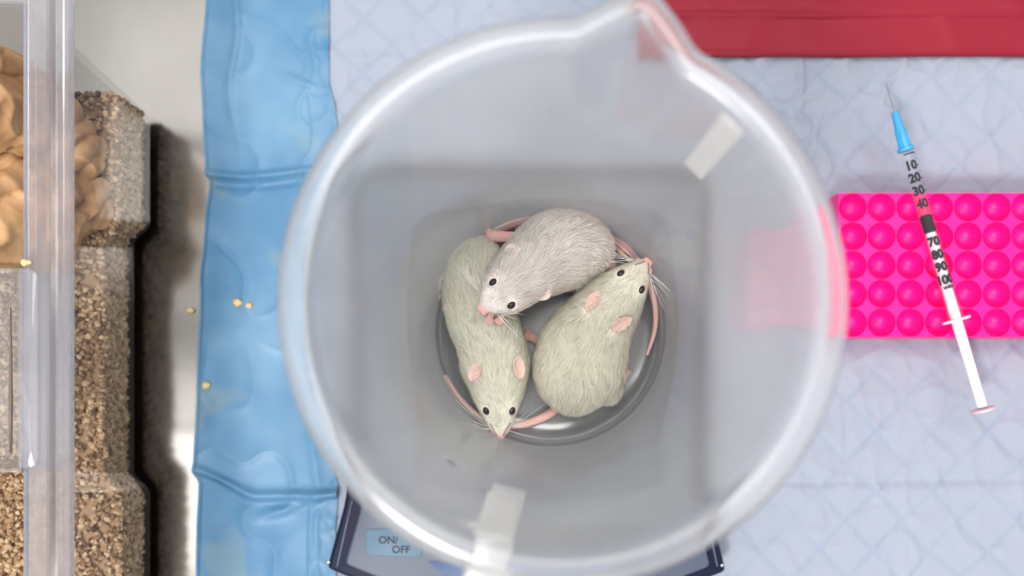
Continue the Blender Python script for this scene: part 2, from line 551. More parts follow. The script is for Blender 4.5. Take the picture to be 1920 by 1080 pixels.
dsp = [pxy(800, 1052, zt), pxy(850, 1088, zt), pxy(1120, 1092, zt), pxy(1160, 1052, zt)]
vs, fs = prism(round_poly(dsp, 0.15), zt - 0.05, zt + 0.03, 0.02, 2)
part('display', vs, fs, mat('display_glass', srgb(84, 104, 140), 0.4, spec=0.2), scale, label='pale blue display window')
# round pan
pc = px(1002, 622, PAN_Z)
pr = cm(283, PAN_Z)
prof = [(0.001, PAN_Z - 0.12), (pr - 0.35, PAN_Z - 0.12), (pr - 0.05, PAN_Z - 0.16), (pr, PAN_Z - 0.06), (pr - 0.02, PAN_Z + 0.05), (pr - 0.12, PAN_Z + 0.08), (pr - 0.22, PAN_Z + 0.02), (pr - 0.34, PAN_Z), (0.001, PAN_Z)]
vs, fs = revolve(prof, pc, 96, closed=False)
pan_mat = mat('pan_grey', (0.085, 0.085, 0.09, 1), 0.35, 0.0, var=0.06, scale=30, spec=0.5)
pan = part('weighing_pan', vs, fs, pan_mat, scale, label='round grey weighing pan')
vs, fs = revolve([(0.001, zt - 0.1), (3.2, zt - 0.1), (2.8, PAN_Z - 0.1), (0.001, PAN_Z - 0.1)], pc, 40, closed=False)
part('pan_support', vs, fs, navy, scale, sharp=40)

# ------------------------------------------------------------------ frosted jug
JX, JY = 0.78, 1.894
JF = PAN_Z + 0.25                       # inner floor height
JT = 23.4                               # rim height
SPOUT = math.radians(90 - 15.3)         # direction of the spout
HANDLE = SPOUT + math.pi
frost = mat_frosted()
frost_thick = mat_frosted('frosted_polypropylene_thick', 0.045, 0.55, 0.68)
jug = thing('measuring_jug', 'frosted translucent plastic jug with a pouring spout holding three white mice', 'jug', (JX, JY, PAN_Z))
def jug_deform(r, z, a):
    d = abs((a - SPOUT + math.pi) % (2 * math.pi) - math.pi)
    k = max(0.0, 1 - d / math.radians(12.5))
    w = sstep(14.0, JT, z) ** 1.4
    return r + 1.12 * k * w, z + 0.1 * k * w
r0, r1 = 5.14, 6.72
def wall_r(z): return r0 + 0.18 + (r1 - r0 - 0.18) * (z - JF - 1.0) / (JT - JF - 1.0)
inner = [(0.001, JF), (2.5, JF), (4.2, JF), (4.55, JF + 0.03), (4.85, JF + 0.14), (5.02, JF + 0.32), (5.10, JF + 0.55), (5.16, JF + 0.95), (5.22, JF + 1.02), (5.34, JF + 1.10)]
for k in range(1, 26):
    z = JF + 1.1 + (JT - 0.25 - JF - 1.1) * k / 25
    inner.append((wall_r(z), z))
rim = [(6.78, JT - 0.1), (6.9, JT), (7.08, JT + 0.03), (7.36, JT), (7.58, JT - 0.08), (7.68, JT - 0.22), (7.68, JT - 0.5), (7.58, JT - 0.52), (7.54, JT - 0.3), (7.25, JT - 0.22), (7.0, JT - 0.25), (6.93, JT - 0.45)]
outer = []
for k in range(25, 0, -1):
    z = JF + 1.1 + (JT - 0.6 - JF - 1.1) * k / 25
    outer.append((wall_r(z) + 0.19, z))
outer += [(5.45, JF + 1.0), (5.36, JF + 0.85), (5.30, JF + 0.3), (5.2, PAN_Z + 0.06), (5.1, PAN_Z + 0.01), (4.7, PAN_Z + 0.01), (4.55, PAN_Z + 0.1), (2.5, PAN_Z + 0.1), (0.001, PAN_Z + 0.1)]
vs, fs = revolve(inner + rim + outer, (JX, JY), 200, closed=False, deform=jug_deform)
vessel = part('vessel', vs, [f[::-1] for f in fs], frost, jug)
vessel.data.materials.append(mat_frosted('clear_jug_base', 0.09, 0.06, 0.11))
for p in vessel.data.polygons:             # the base is moulded thin and clear
    c = p.center / U
    if math.hypot(c.x, c.y) < 5.25 and c.z < 0.9: p.material_index = 1
# handle strap
def strap(ang, prof, width, thick, name, parent, rounded=0.12, label=None):
    """prof: (r, z) path; a strap of given width swept along it"""
    vs, fs = [], []
    P = cr(prof, 40)
    rad = Vector((math.cos(ang), math.sin(ang), 0)); side = Vector((-math.sin(ang), math.cos(ang), 0))
    sec = []
    w, t, b = width / 2, thick / 2, rounded
    for (sx, sy) in ((1, 1), (-1, 1), (-1, -1), (1, -1)):
        for q in range(4):
            a = {(1, 1): 0, (-1, 1): 1, (-1, -1): 2, (1, -1): 3}[(sx, sy)] * math.pi / 2 + q / 3 * math.pi / 2
            sec.append((sx * (w - b) + b * math.cos(a), sy * (t - b) + b * math.sin(a)))
    n = len(sec)
    for i in range(len(P)):
        tg = P[min(i + 1, len(P) - 1)] - P[max(i - 1, 0)]
        tg = tg / np.linalg.norm(tg)
        nr = (-tg[1], tg[0])
        c = Vector((JX, JY, 0)) + rad * P[i][0] + Vector((0, 0, P[i][1]))
        for (sw, st) in sec:
            vs.append(c + side * sw + rad * nr[0] * st + Vector((0, 0, nr[1] * st)))
    for i in range(len(P) - 1):
        for j in range(n):
            k = (j + 1) % n
            fs.append((i * n + j, i * n + k, (i + 1) * n + k, (i + 1) * n + j))
    fs.append(tuple(range(n - 1, -1, -1))); fs.append(tuple((len(P) - 1) * n + j for j in range(n)))
    return part(name, vs, fs, frost_thick, parent, label=label)
strap(HANDLE, [(6.4, 14.6), (6.95, 15.0), (8.2, 14.4), (9.6, 14.3), (10.4, 15.2), (10.6, 17.5), (10.5, 20.5), (9.9, 22.2), (8.6, 22.75), (7.45, 22.9)], 1.25, 0.34, 'handle', jug, label='strap handle of the jug')
def inner_strip(ang, z0, width, name, label):
    P = [(wall_r(z) - 0.03, z) for z in np.linspace(z0, JT - 0.3, 6)]
    strap(ang, P, width, 0.14, name, jug, 0.06, label)
inner_strip(math.radians(46.5), 18.1, 0.8, 'wall_tab', 'pale moulded tab on the wall below the rim')
inner_strip(HANDLE - math.radians(1.2), 17.3, 1.1, 'handle_root', 'pale moulded root of the handle in the wall')
# small grey oval marks on the inner wall
mark_m = mat('mark_grey', srgb(150, 153, 165), 0.7)
for (sx, sy, sw, sh, rot) in ((1293, 447, 11, 7, 0.9), (1302, 517, 10, 7, 1.2), (847, 867, 11, 8, 0.2), (905, 918, 9, 6, 0.1)):
    d = None
    for k in range(400):                   # where this sight line meets the wall
        z = JF + 1.2 + k * 0.04
        p = px(sx, sy, z)
        if math.hypot(p.x - JX, p.y - JY) < wall_r(z) - 0.02:
            d = p; break
    if d is None: continue
    nrm = Vector((JX - d.x, JY - d.y, 0.6)).normalized()
    up = Vector((0, 0, 1)); u = nrm.cross(up).normalized(); v = u.cross(nrm)
    ca, sa = math.cos(rot), math.sin(rot)
    a, b = cm(sw, d.z), cm(sh, d.z) * 1.6
    V = [d + nrm * 0.0]; F = []
    n = 18
    V = [d + nrm * 0.02] + [d - nrm * 0.01 + (u * ca + v * sa) * a * math.cos(2 * math.pi * q / n) * (1 + 0.15 * math.sin(3 * q)) + (v * ca - u * sa) * b * math.sin(2 * math.pi * q / n) for q in range(n)]
    F = [(0, 1 + q, 1 + (q + 1) % n) for q in range(n)]
    part('oval_mark', V, F, mark_m, jug)

# ------------------------------------------------------------------ pink tube rack
pinkm = mat('neon_pink_plastic', (1.0, 0.006, 0.26, 1), 0.42, var=0.02, spec=0.35, sss=0.0)
RZ = 2.8
rx0 = px(1572, 480, RZ).x; ry1 = px(1700, 362, RZ).y; ry0 = px(1700, 632, RZ).y
PITCH = (ry1 - ry0) / 5
NCOL = 16
rack = thing('tube_rack', 'neon pink plastic tube rack with rows of round wells', 'rack', (rx0 + PITCH * NCOL / 2, (ry0 + ry1) / 2, 0.1))
def build_rack():
    vs, fs = [], []
    R = PITCH * 0.484
    seg = 32
    def V(x, y, z): vs.append((x, y, z)); return len(vs) - 1
    for c in range(NCOL):
        for r in range(5):
            cx = rx0 + (c + 0.5) * PITCH; cy = ry0 + (r + 0.5) * PITCH
            sq, ci, ci2 = [], [], []
            for s in range(seg):
                a = 2 * math.pi * s / seg
                ca, sa = math.cos(a), math.sin(a)
                k = 0.5 * PITCH / max(abs(ca), abs(sa))
                sq.append(V(cx + ca * k, cy + sa * k, RZ))
                ci.append(V(cx + ca * (R + 0.01), cy + sa * (R + 0.01), RZ))
                ci2.append(V(cx + ca * R, cy + sa * R, RZ - 0.05))
            for s in range(seg):
                t = (s + 1) % seg
                fs.append((sq[s], sq[t], ci[t], ci[s])); fs.append((ci[s], ci[t], ci2[t], ci2[s]))
    x0, x1, y0, y1 = rx0, rx0 + NCOL * PITCH, ry0, ry1
    for (a, b) in (((x0, y0), (x1, y0)), ((x1, y0), (x1, y1)), ((x1, y1), (x0, y1)), ((x0, y1), (x0, y0))):
        q = [V(a[0], a[1], 0.15), V(b[0], b[1], 0.15), V(b[0], b[1], RZ), V(a[0], a[1], RZ)]
        fs.append(tuple(q))
    q = [V(x0, y0, 0.15), V(x0, y1, 0.15), V(x1, y1, 0.15), V(x1, y0, 0.15)]
    fs.append(tuple(q))
    part('rack_body', vs, fs, pinkm, rack, sharp=30)
    # one well, shared by all
    prof = [(R, -0.04), (R * 0.97, -0.22), (R * 0.88, -0.44), (R * 0.72, -0.64), (R * 0.48, -0.78), (R * 0.22, -0.85), (0.001, -0.86)]
    wv, wf = revolve([(r * 1, z) for r, z in prof], (0, 0), 24, closed=False)
    me = mesh_from('well', np.array(wv) * U, wf)
    me.materials.append(pinkm)
    for c in range(NCOL):
        for r in range(5):
            o = bpy.data.objects.new('well', me); C.objects.link(o)
            o.parent = rack
            o.location = (Vector((rx0 + (c + 0.5) * PITCH, ry0 + (r + 0.5) * PITCH, RZ)) - ORIGIN[rack.name]) * U
build_rack()

# ------------------------------------------------------------------ syringe
SZ = RZ + 0.40
tip = px(1661, 155, SZ); end = px(1845, 774, SZ)
sdir = (end - tip).normalized(); slen = (end - tip).length
sside = sdir.cross(Vector((0, 0, 1))).normalized()
def sat(py): return tip + sdir * (slen * (py - 155) / (774 - 155))
syr = thing('syringe', 'slim syringe with a blue needle hub and black unit marks lying across the pink rack', 'syringe', sat(450) - Vector((0, 0, 0.38)))
clearb = mat_clear('syringe_barrel_clear', (0.985, 0.98, 0.985), 0.12, 0.018, 1.2, 0.3)
whitep = mat('plunger_white', srgb(232, 230, 236), 0.4, var=0.02)
def along(pys, rad, m, name, seg=24, label=None, parent=None, sharp=35):
    vs, fs = tube([sat(p) for p in pys], rad, seg)
    return part(name, vs, fs, m, parent or syr, label=label, sharp=sharp)
BR = 0.335
along((155, 160, 215), (0.006, 0.03, 0.032), mat('needle_steel', (0.30, 0.30, 0.32, 1), 0.35, 1.0), 'needle', 10, 'fine steel needle')
hubm = mat('hub_blue', srgb(62, 158, 214), 0.35, var=0.04)
hub = along((210, 213, 240, 245, 276, 277, 283, 284), (0.13, 0.17, 0.215, 0.26, 0.30, 0.385, 0.385, 0.30), hubm, 'needle_hub', 20, 'blue tapered needle hub')
for q in range(6):
    a = q * math.pi / 3
    off = sside * math.cos(a) * 0.25 + Vector((0, 0, 1)) * math.sin(a) * 0.25
    vs, fs = tube([sat(246) + off, sat(278) + off * 1.15], [0.035, 0.045], 6)
    part('grip_rib', vs, fs, hubm, hub)
# hollow clear barrel
def barrel():
    ys = (284, 290, 300, 420, 540, 570, 590, 598)
    ro = (0.24, BR, BR, BR, BR, BR * 1.04, BR * 1.12, BR * 1.15)
    vo, fo = tube([sat(p) for p in ys], ro, 28, caps=False)
    vi, fi = tube([sat(p) for p in ys], [r - 0.05 for r in ro], 28, caps=False)
    n = len(vo)
    part('barrel', vo + vi, fo + [tuple(n + i for i in f[::-1]) for f in fi], clearb, syr, label='clear barrel')
barrel()
along((403, 407, 416, 420, 424, 433, 436), (0.2, 0.282, 0.282, 0.255, 0.282, 0.282, 0.25), mat('stopper_rubber', (0.008, 0.008, 0.010, 1), 0.8, spec=0.1), 'stopper', 24, 'black rubber stopper')
along((436, 440, 545, 600, 730, 762), (0.2, 0.235, 0.235, 0.25, 0.235, 0.24), whitep, 'plunger_rod', 16)
fl = mat('flange_plastic', srgb(236, 210, 222), 0.35, var=0.02)
vs, fs = [], []
for k, (dp, s) in enumerate(((-0.05, 0.96), (-0.03, 1), (0.03, 1), (0.05, 0.96))):
    for j in range(32):
        a = 2 * math.pi * j / 32
        vs.append(sat(600) + sdir * dp + sside * math.cos(a) * 0.68 * s + Vector((0, 0, 1)) * math.sin(a) * 0.385 * s)
for k in range(3):
    for j in range(32):
        fs.append((k * 32 + j, k * 32 + (j + 1) % 32, (k + 1) * 32 + (j + 1) % 32, (k + 1) * 32 + j))
fs.append(tuple(range(31, -1, -1))); fs.append(tuple(96 + j for j in range(32)))
part('finger_flange', vs, fs, fl, syr, sharp=40)
along((766, 767.5, 770, 771.5), (0.50, 0.55, 0.55, 0.48), mat('thumb_rest', srgb(214, 190, 200), 0.45), 'thumb_rest', 28)
def ring_text(s, py, size, sx=1.0, shift=0.0):
    vs, fs = text_mesh(s, size, 0.055)
    r = BR + 0.012
    out = []
    for v in vs:
        a = (v.x * sx + shift) / r + math.radians(-8)
        out.append(sat(py) - sdir * v.y - sside * (-math.sin(a)) * r * 1 + Vector((0, 0, 1)) * math.cos(a) * r)
    return out, fs
# side vector pointing to the right of the photograph
if sside.x < 0: sside = -sside
for s, py in (('10', 312), ('20', 335), ('30', 359), ('40', 383), ('70', 454), ('80', 478), ('90', 501), ('100', 525)):
    v, f = ring_text(s, py, 0.58, 0.95, -0.06)
    part('numeral', v, f, dk, syr, smooth=False)
v, f = ring_text('units', 538, 0.24, 1.0, 0)
part('lettering', v, f, dk, syr, smooth=False)
for k in range(0, 21):
    py = 290 + k * 11.8
    a0, a1 = (0.55, 1.15) if k % 2 == 0 else (0.75, 1.15)
    if k == 0: a0, a1 = -0.9, 1.0
    V, F = [], []
    for j in range(9):
        a = a0 + (a1 - a0) * j / 8
        for e in (-0.03, 0.03):
            V.append(sat(py) + sdir * e + sside * math.sin(a) * (BR + 0.012) + Vector((0, 0, 1)) * math.cos(a) * (BR + 0.012))
    for j in range(8): F.append((2 * j, 2 * j + 1, 2 * j + 3, 2 * j + 2))
    part('tick_mark', V, F, dk, syr, smooth=False)

# ------------------------------------------------------------------ red bag
def build_bag():
    bag = thing('plastic_bag', 'folded red plastic bag lying flat at the top edge of the white pad', 'bag', (18, 20, 0.2))
    m = mat('red_bag_film', srgb(138, 30, 48), 0.5, var=0.10, scale=14, bump=0.1, bscale=120, spec=0.2)
    def sheet(name, x0, x1, y0, y1, z, nu, nv, seed, edge):
        vs, fs = [], []
        def H(X, Y):
            n = noise.noise
            h = 0.16 * n(Vector((X * 0.16, Y * 0.2, seed))) + 0.06 * n(Vector((X * 0.6, Y * 0.5, seed + 3)))
            r = 1 - abs(n(Vector((X * 0.22 + Y * 0.2, Y * 0.4, seed + 6)))) * 2.5
            return h + 0.10 * max(0, r) ** 3
        for i in range(nu):
            for j in range(nv):
                X = x0 + (x1 - x0) * i / (nu - 1)
                v = j / (nv - 1)
                Y = y0 + (y1 - y0) * v + 0.05 * noise.noise(Vector((X * 0.3, 0, seed)))
                d = min(Y - y0, X - x0)
                k = sstep(-0.02, edge, d)
                vs.append((X, Y, z + H(X, Y) * k - edge * 0.7 * (1 - k)))
        n = len(vs)
        top = grid_faces(nu, nv)
        vs += [(a, b, max(0.32, c - 0.35) if name == 'lower_layer' else c - 0.12) for a, b, c in vs]
        fs = top + [tuple(n + i for i in f[::-1]) for f in top]
        for i in range(nu - 1):
            fs.append((i * nv, n + i * nv, n + (i + 1) * nv, (i + 1) * nv)[::-1])
            a = nv - 1
            fs.append((i * nv + a, (i + 1) * nv + a, n + (i + 1) * nv + a, n + i * nv + a)[::-1])
        for j in range(nv - 1):
            fs.append((j, j + 1, n + j + 1, n + j)[::-1])
            a = (nu - 1) * nv
            fs.append((a + j, n + a + j, n + a + j + 1, a + j + 1)[::-1])
        part(name, vs, [f for f in fs], m, bag)
    p = px(1200, 103, 0.7); q = px(1500, 30, 1.1)
    sheet('lower_layer', p.x, 36, p.y, 27, 0.75, 120, 50, 3.3, 0.25)
    sheet('folded_layer', p.x - 0.6, 36, q.y, 27, 0.92, 100, 40, 8.1, 0.3)
build_bag()

# ------------------------------------------------------------------ cage
cage = thing('animal_cage', 'clear plastic laboratory cage with a thick moulded rim at the left edge', 'cage', (-30, -4, 0))
clear = mat_clear('clear_polycarbonate', (0.955, 0.95, 0.945), 0.05, 0.008, 1.28, 0.16)
clear_trough = mat_clear('clear_trough', (0.90, 0.90, 0.91), 0.06, 0.10, 1.5, 0.9)
CT = 12.8
CF = 0.7                                # underside of the tub
XB = px(285, 600, CF).x
YB1 = px(285, 205, CF).y; YB0 = -24.0
def recess(Y, z):
    hi = 6.9 - 1.55 * z / CT; lo = -5.5 + 1.3 * z / CT
    return 0.78 * sstep(lo - 0.55, lo + 0.55, Y) * (1 - sstep(hi - 0.55, hi + 0.55, Y))
def wallX(Y, z): return XB + 0.5 * z / CT - recess(Y, z)
def cage_tub():
    # outline run: right side wall (with recess), back wall, rounded corner between, front wall
    vs, fs = [], []
    XL = XB - 19
    def ring(z, inset):
        P = []
        yb = YB1 + 0.8 * z / CT - inset; yf = YB0 - 0.45 * z / CT + inset
        R = 0.9
        ys = np.concatenate([np.linspace(yf + R, -7, 10), np.linspace(-6.8, -2.5, 26), np.linspace(-2, 3.5, 8), np.linspace(3.8, 8.2, 28), np.linspace(8.6, yb - R, 8)])
        for Y in ys: P.append((wallX(Y, z) - inset, Y))
        xc = wallX(yb - R, z) - inset - R
        for k in range(1, 9):
            a = math.pi / 2 * k / 8
            P.append((xc + R * math.cos(a), yb - R + R * math.sin(a)))
        xl = XL - 0.5 * z / CT + inset
        P += [(xl + R, yb), (xl, yb - R), (xl, yf + R), (xl + R, yf)]
        xc = wallX(yf + R, z) - inset - R
        for k in range(0, 8):
            a = -math.pi / 2 + math.pi / 2 * k / 8
            P.append((xc + R * math.cos(a), yf + R + R * math.sin(a)))
        return P
    levels = [(CF, 0.35), (CF + 0.06, 0.14), (CF + 0.2, 0.03), (CF + 0.4, 0.0)] + [(CF + 0.4 + (CT - CF - 0.4) * k / 14, 0.0) for k in range(1, 15)]
    n = len(ring(0, 0))
    for z, ins in levels:
        vs += [(x, y, z) for x, y in ring(z, ins)]
    L = len(levels)
    for l in range(L - 1):
        for i in range(n):
            j = (i + 1) % n
            fs.append((l * n + i, l * n + j, (l + 1) * n + j, (l + 1) * n + i))
    fs.append(tuple(range(n - 1, -1, -1)))
    off = len(vs)
    levels2 = [(CF + 0.22, 0.4), (CF + 0.5, 0.2)] + [(CF + 0.5 + (CT - CF - 0.5) * k / 14, 0.2) for k in range(1, 15)]
    for z, ins in levels2:
        vs += [(x, y, z) for x, y in ring(z, ins)]
    for l in range(len(levels2) - 1):
        for i in range(n):
            j = (i + 1) % n
            fs.append((off + l * n + j, off + l * n + i, off + (l + 1) * n + i, off + (l + 1) * n + j))
    fs.append(tuple(off + i for i in range(n)))
    part('tub', vs, fs, clear, cage, sharp=50)
cage_tub()
for (fx, fy) in ((XB - 2.6, YB1 - 2.4), (XB - 2.6, YB0 + 2.4), (XB - 16.4, YB1 - 2.4), (XB - 16.4, YB0 + 2.4)):
    v_, f_ = revolve([(0.001, 0), (0.8, 0), (0.9, 0.1), (0.9, CF), (0.001, CF)], (fx, fy), 24, closed=False)
    part('foot', v_, f_, mat('cage_foot', (0.05, 0.05, 0.055, 1), 0.6), cage, sharp=40)
# moulded rim: stepped profile swept along the right side and the back
def mat_rim():
    m, nt, bs = new_mat('thick_clear_rim')
    out = nt.nodes['Material Output']
    bs.inputs['Base Color'].default_value = (0.90, 0.895, 0.93, 1)
    bs.inputs['Transmission Weight'].default_value = 1.0
    bs.inputs['Roughness'].default_value = 0.10
    bs.inputs['IOR'].default_value = 1.5
    tc = N(nt, 'ShaderNodeTexCoord')
    mp = N(nt, 'ShaderNodeMapping'); mp.inputs['Scale'].default_value = (120, 6, 6)
    nt.links.new(tc.outputs['Object'], mp.inputs[0])
    nz = N(nt, 'ShaderNodeTexNoise', Scale=6.0, Detail=5.0)
    nt.links.new(mp.outputs[0], nz.inputs['Vector'])
    mr = N(nt, 'ShaderNodeMapRange'); mr.inputs[3].default_value = 0.04; mr.inputs[4].default_value = 0.22
    nt.links.new(nz.outputs['Fac'], mr.inputs[0]); nt.links.new(mr.outputs[0], bs.inputs['Roughness'])
    d = N(nt, 'ShaderNodeBsdfDiffuse'); d.inputs['Color'].default_value = (0.58, 0.58, 0.65, 1)
    t = N(nt, 'ShaderNodeBsdfTransparent'); t.inputs['Color'].default_value = (0.95, 0.95, 0.97, 1)
    m1 = N(nt, 'ShaderNodeMixShader'); m1.inputs[0].default_value = 0.35
    nt.links.new(bs.outputs[0], m1.inputs[1]); nt.links.new(t.outputs[0], m1.inputs[2])
    m2 = N(nt, 'ShaderNodeMixShader'); m2.inputs[0].default_value = 0.14
    nt.links.new(m1.outputs[0], m2.inputs[1]); nt.links.new(d.outputs[0], m2.inputs[2])
    nt.links.new(m2.outputs[0], out.inputs['Surface'])
    return m
rimm = mat_rim()
XT = lambda x, z=CT: px(x, 540, z).x
def cage_rim():
    x42, x48, x92, x96, x119, x122, x135, x138 = [XT(v) for v in (42, 48, 91, 94, 112, 115, 125, 128)]
    prof = [(x42, CT - 0.5), (x42, CT - 0.08), (x42 + 0.06, CT), (x48 + 0.02, CT + 0.0), (x48 + 0.06, CT - 0.05), (x48 + 0.12, CT), (x92 - 0.08, CT), (x92, CT - 0.08), (x96, CT - 0.42), (x119, CT - 0.42), (x119 + 0.03, CT - 0.2), (x122 + 0.03, CT - 0.16), (x135, CT - 0.16), (x138, CT - 0.20), (x138, CT - 0.50), (x135 - 0.03, CT - 0.55), (x122, CT - 0.60), (x96, CT - 0.62), (x92 - 0.1, CT - 0.35), (x48 + 0.3, CT - 0.35), (x48 + 0.2, CT - 0.5)]
    n = len(prof)
    yb = YB1 + 2.5; yf = YB0 - 1.5
    vs, fs = [], []
    xo = x138
    # path: along the right side, then around the back to the left (mitred corner)
    for (kind) in ('f', 'c', 'l'):
        for x, z in prof:
            d = xo - x                       # inward offset from outer edge
            if kind == 'f': vs.append((x, yf, z))
            elif kind == 'c': vs.append((x, yb - d, z))
            else: vs.append((XB - 21, yb - d, z))
    for s in range(2):
        for i in range(n):
            j = (i + 1) % n
            fs.append((s * n + i, (s + 1) * n + i, (s + 1) * n + j, s * n + j))
    fs.append(tuple(range(n))); fs.append(tuple(2 * n + i for i in range(n))[::-1])
    part('rim', vs, [f[::-1] for f in fs], rimm, cage, sharp=30, label='thick clear stepped rim')
cage_rim()
def card_holder():
    z1 = CT + 0.15; z0 = CT - 3.6
    xr = px(70, 600, z1).x; xl = xr - 6.5
    y1 = px(20, 503, z1).y; y0 = px(20, 886, z1).y
    xw = px(40, 600, z1).x
    # upper lip hooked over the rim
    o = round_poly([(xw - 0.1, y0 + 0.15), (xr, y0 + 0.15), (xr, y1), (xw - 0.1, y1)], [0.05, 0.45, 0.45, 0.05], 6)
    vs, fs = prism(o, CT + 0.01, z1, 0.05, 2)
    hold = part('feeder_lip', vs, fs, clear_trough, cage, label='clear lip hooked over the rim', sharp=35)
    # hanging trough: walls
    t = 0.16
    V, F = [], []
    def add(b):
        off = len(V); V.extend(b[0]); F.extend([tuple(off + i for i in f) for f in b[1]])
    for b in (box(xl, xw, y1 - t, y1, z0, z1, 0.04), box(xl, xw, y0, y0 + t, z0, z1, 0.04), box(xw - t, xw, y0 + t, y1 - t, z0, z1, 0.04), box(xl, xl + t, y0 + t, y1 - t, z0, z1, 0.04), box(xl + t, xw - t, y0 + t, y1 - t, z0, z0 + t)):
        add(b)
    part('feeder_trough', V, F, clear_trough, cage, label='clear plastic trough hanging inside the rim', sharp=35)
    xs = px(15, 700, z1 - 1).x
    vs, fs = tube([Vector((xs, px(15, 575, z1 - 1).y, z1 - 1.2)), Vector((xs, px(15, 650, z1 - 1).y, z1 - 1.2)), Vector((xs, px(15, 760, z1 - 1).y, z1 - 1.2)), Vector((xs, px(15, 850, z1 - 1).y, z1 - 1.2))], [0.03, 0.05, 0.08, 0.05], 10)
    part('sipper_tube', vs, fs, mat('sipper_plastic', (0.16, 0.12, 0.09, 1), 0.35), cage)
card_holder()

# corncob bedding
def build_bedding():
    def top(X, Y):
        return 4.1 + 0.5 * noise.noise(Vector((X * 0.25, Y * 0.25, 2))) + 0.4 * sstep(4, 13, Y)
    lx = XB - 18.3
    y0, y1 = YB0 + 0.5, YB1 - 0.25
    # base lump
    vs, fs = [], []
    nu, nv = 40, 90
    for i in range(nu):
        for j in range(nv):
            Y = y0 + (y1 - y0) * j / (nv - 1)
            u = i / (nu - 1)
            zz = top(0, Y)
            if u < 0.25:
                z = CF + 0.3 + (zz - CF - 0.5) * (u / 0.25); X = wallX(Y, z) - 0.42
            else:
                xr = wallX(Y, zz) - 0.42
                X = xr + (lx - xr) * (u - 0.25) / 0.75
                z = top(X, Y) - 0.15
            if Y > y1 - 0.5: z = min(z, z)
            vs.append((X, Y, z))
    n = len(vs)
    fs = grid_faces(nu, nv)
    for v in [v for v in vs]: pass
    # close the back face down to the cage floor
    back = []
    for i in range(nu):
        a = vs[i * nv + nv - 1]; back.append(len(vs)); vs.append((a[0], a[1], CF + 0.3))
    for i in range(nu - 1):
        fs.append((i * nv + nv - 1, back[i], back[i + 1], (i + 1) * nv + nv - 1))
    nb = len(vs)
    q0 = len(vs)
    vs += [(XB - 1.5, y0, CF + 0.3), (lx, y0, CF + 0.3), (lx, y1, CF + 0.3), (XB - 1.5, y1, CF + 0.3)]
    fs.append((q0, q0 + 1, q0 + 2, q0 + 3))
    nb = len(vs)
    # grains: squashed low-poly lumps, all over the visible faces
    ico = bmesh.new(); bmesh.ops.create_icosphere(ico, subdivisions=1, radius=1)
    bv = np.array([v.co[:] for v in ico.verts]); bf = [tuple(v.index for v in f.verts) for f in ico.faces]
    ico.free()
    pos = []
    for k in range(5500):                   # thinner cover on the far side of the tub
        Y = rng.uniform(y0, y1); X = rng.uniform(lx, XB - 2)
        pos.append((X, Y, top(X, Y) - 0.12 + rng.uniform(0, 0.22)))
    lx = XB - 12.5; y0 = -15.5
    for k in range(4600):                   # against the side wall
        Y = rng.uniform(y0, y1); z = rng.uniform(0.3, 1) * 0
        z = rng.uniform(CF + 0.35, top(0, Y))
        pos.append((wallX(Y, z) - 0.34 - rng.uniform(0, 0.1), Y, z))
    for k in range(1000):                    # against the back wall
        X = rng.uniform(lx, XB - 0.5); z = rng.uniform(CF + 0.35, top(X, y1))
        pos.append((X, y1 - rng.uniform(0, 0.1), z))
    for k in range(9500):                   # top surface
        Y = rng.uniform(y0, y1); X = rng.uniform(lx, wallX(Y, 4) - 0.35)
        pos.append((X, Y, top(X, Y) - 0.12 + rng.uniform(0, 0.22)))
    GV = []; GF = list(fs); tone = [0.4] * nb
    allv = [np.array(vs)]
    off = nb
    for p in pos:
        s = rng.uniform(0.10, 0.2)
        M = np.array(Euler(rng.uniform(0, 6.28, 3)).to_matrix())
        d = bv * np.array([s, s * rng.uniform(0.6, 1), s * rng.uniform(0.5, 0.9)]) * rng.uniform(0.8, 1.2, (len(bv), 1))
        allv.append(d @ M.T + np.array(p))
        GF += [(a + off, b + off, c + off) for a, b, c in bf]
        tone += [rng.uniform(0, 1)] * len(bv)
        off += len(bv)
    AV = np.vstack(allv)
    m, nt, bs = new_mat('corncob')
    at = N(nt, 'ShaderNodeAttribute', attribute_name='tone')
    r = N(nt, 'ShaderNodeValToRGB')
    e = r.color_ramp.elements
    e[0].color = srgb(84, 58, 40); e[1].color = srgb(200, 178, 148)
    e.new(0.12).color = srgb(128, 98, 70); e.new(0.45).color = srgb(164, 134, 102); e.new(0.75).color = srgb(182, 154, 120)
    nt.links.new(at.outputs['Fac'], r.inputs[0]); nt.links.new(r.outputs[0], bs.inputs['Base Color'])
    bs.inputs['Roughness'].default_value = 0.85
    o = single('corncob_bedding', 'tan corncob bedding granules filling the bottom of the clear cage', 'bedding', AV, GF, m, (XB - 6, 0, CF + 0.25), smooth=False, kind='stuff')
    a = o.data.attributes.new('tone', 'FLOAT', 'POINT'); a.data.foreach_set('value', tone)
    return m
cob = build_bedding()

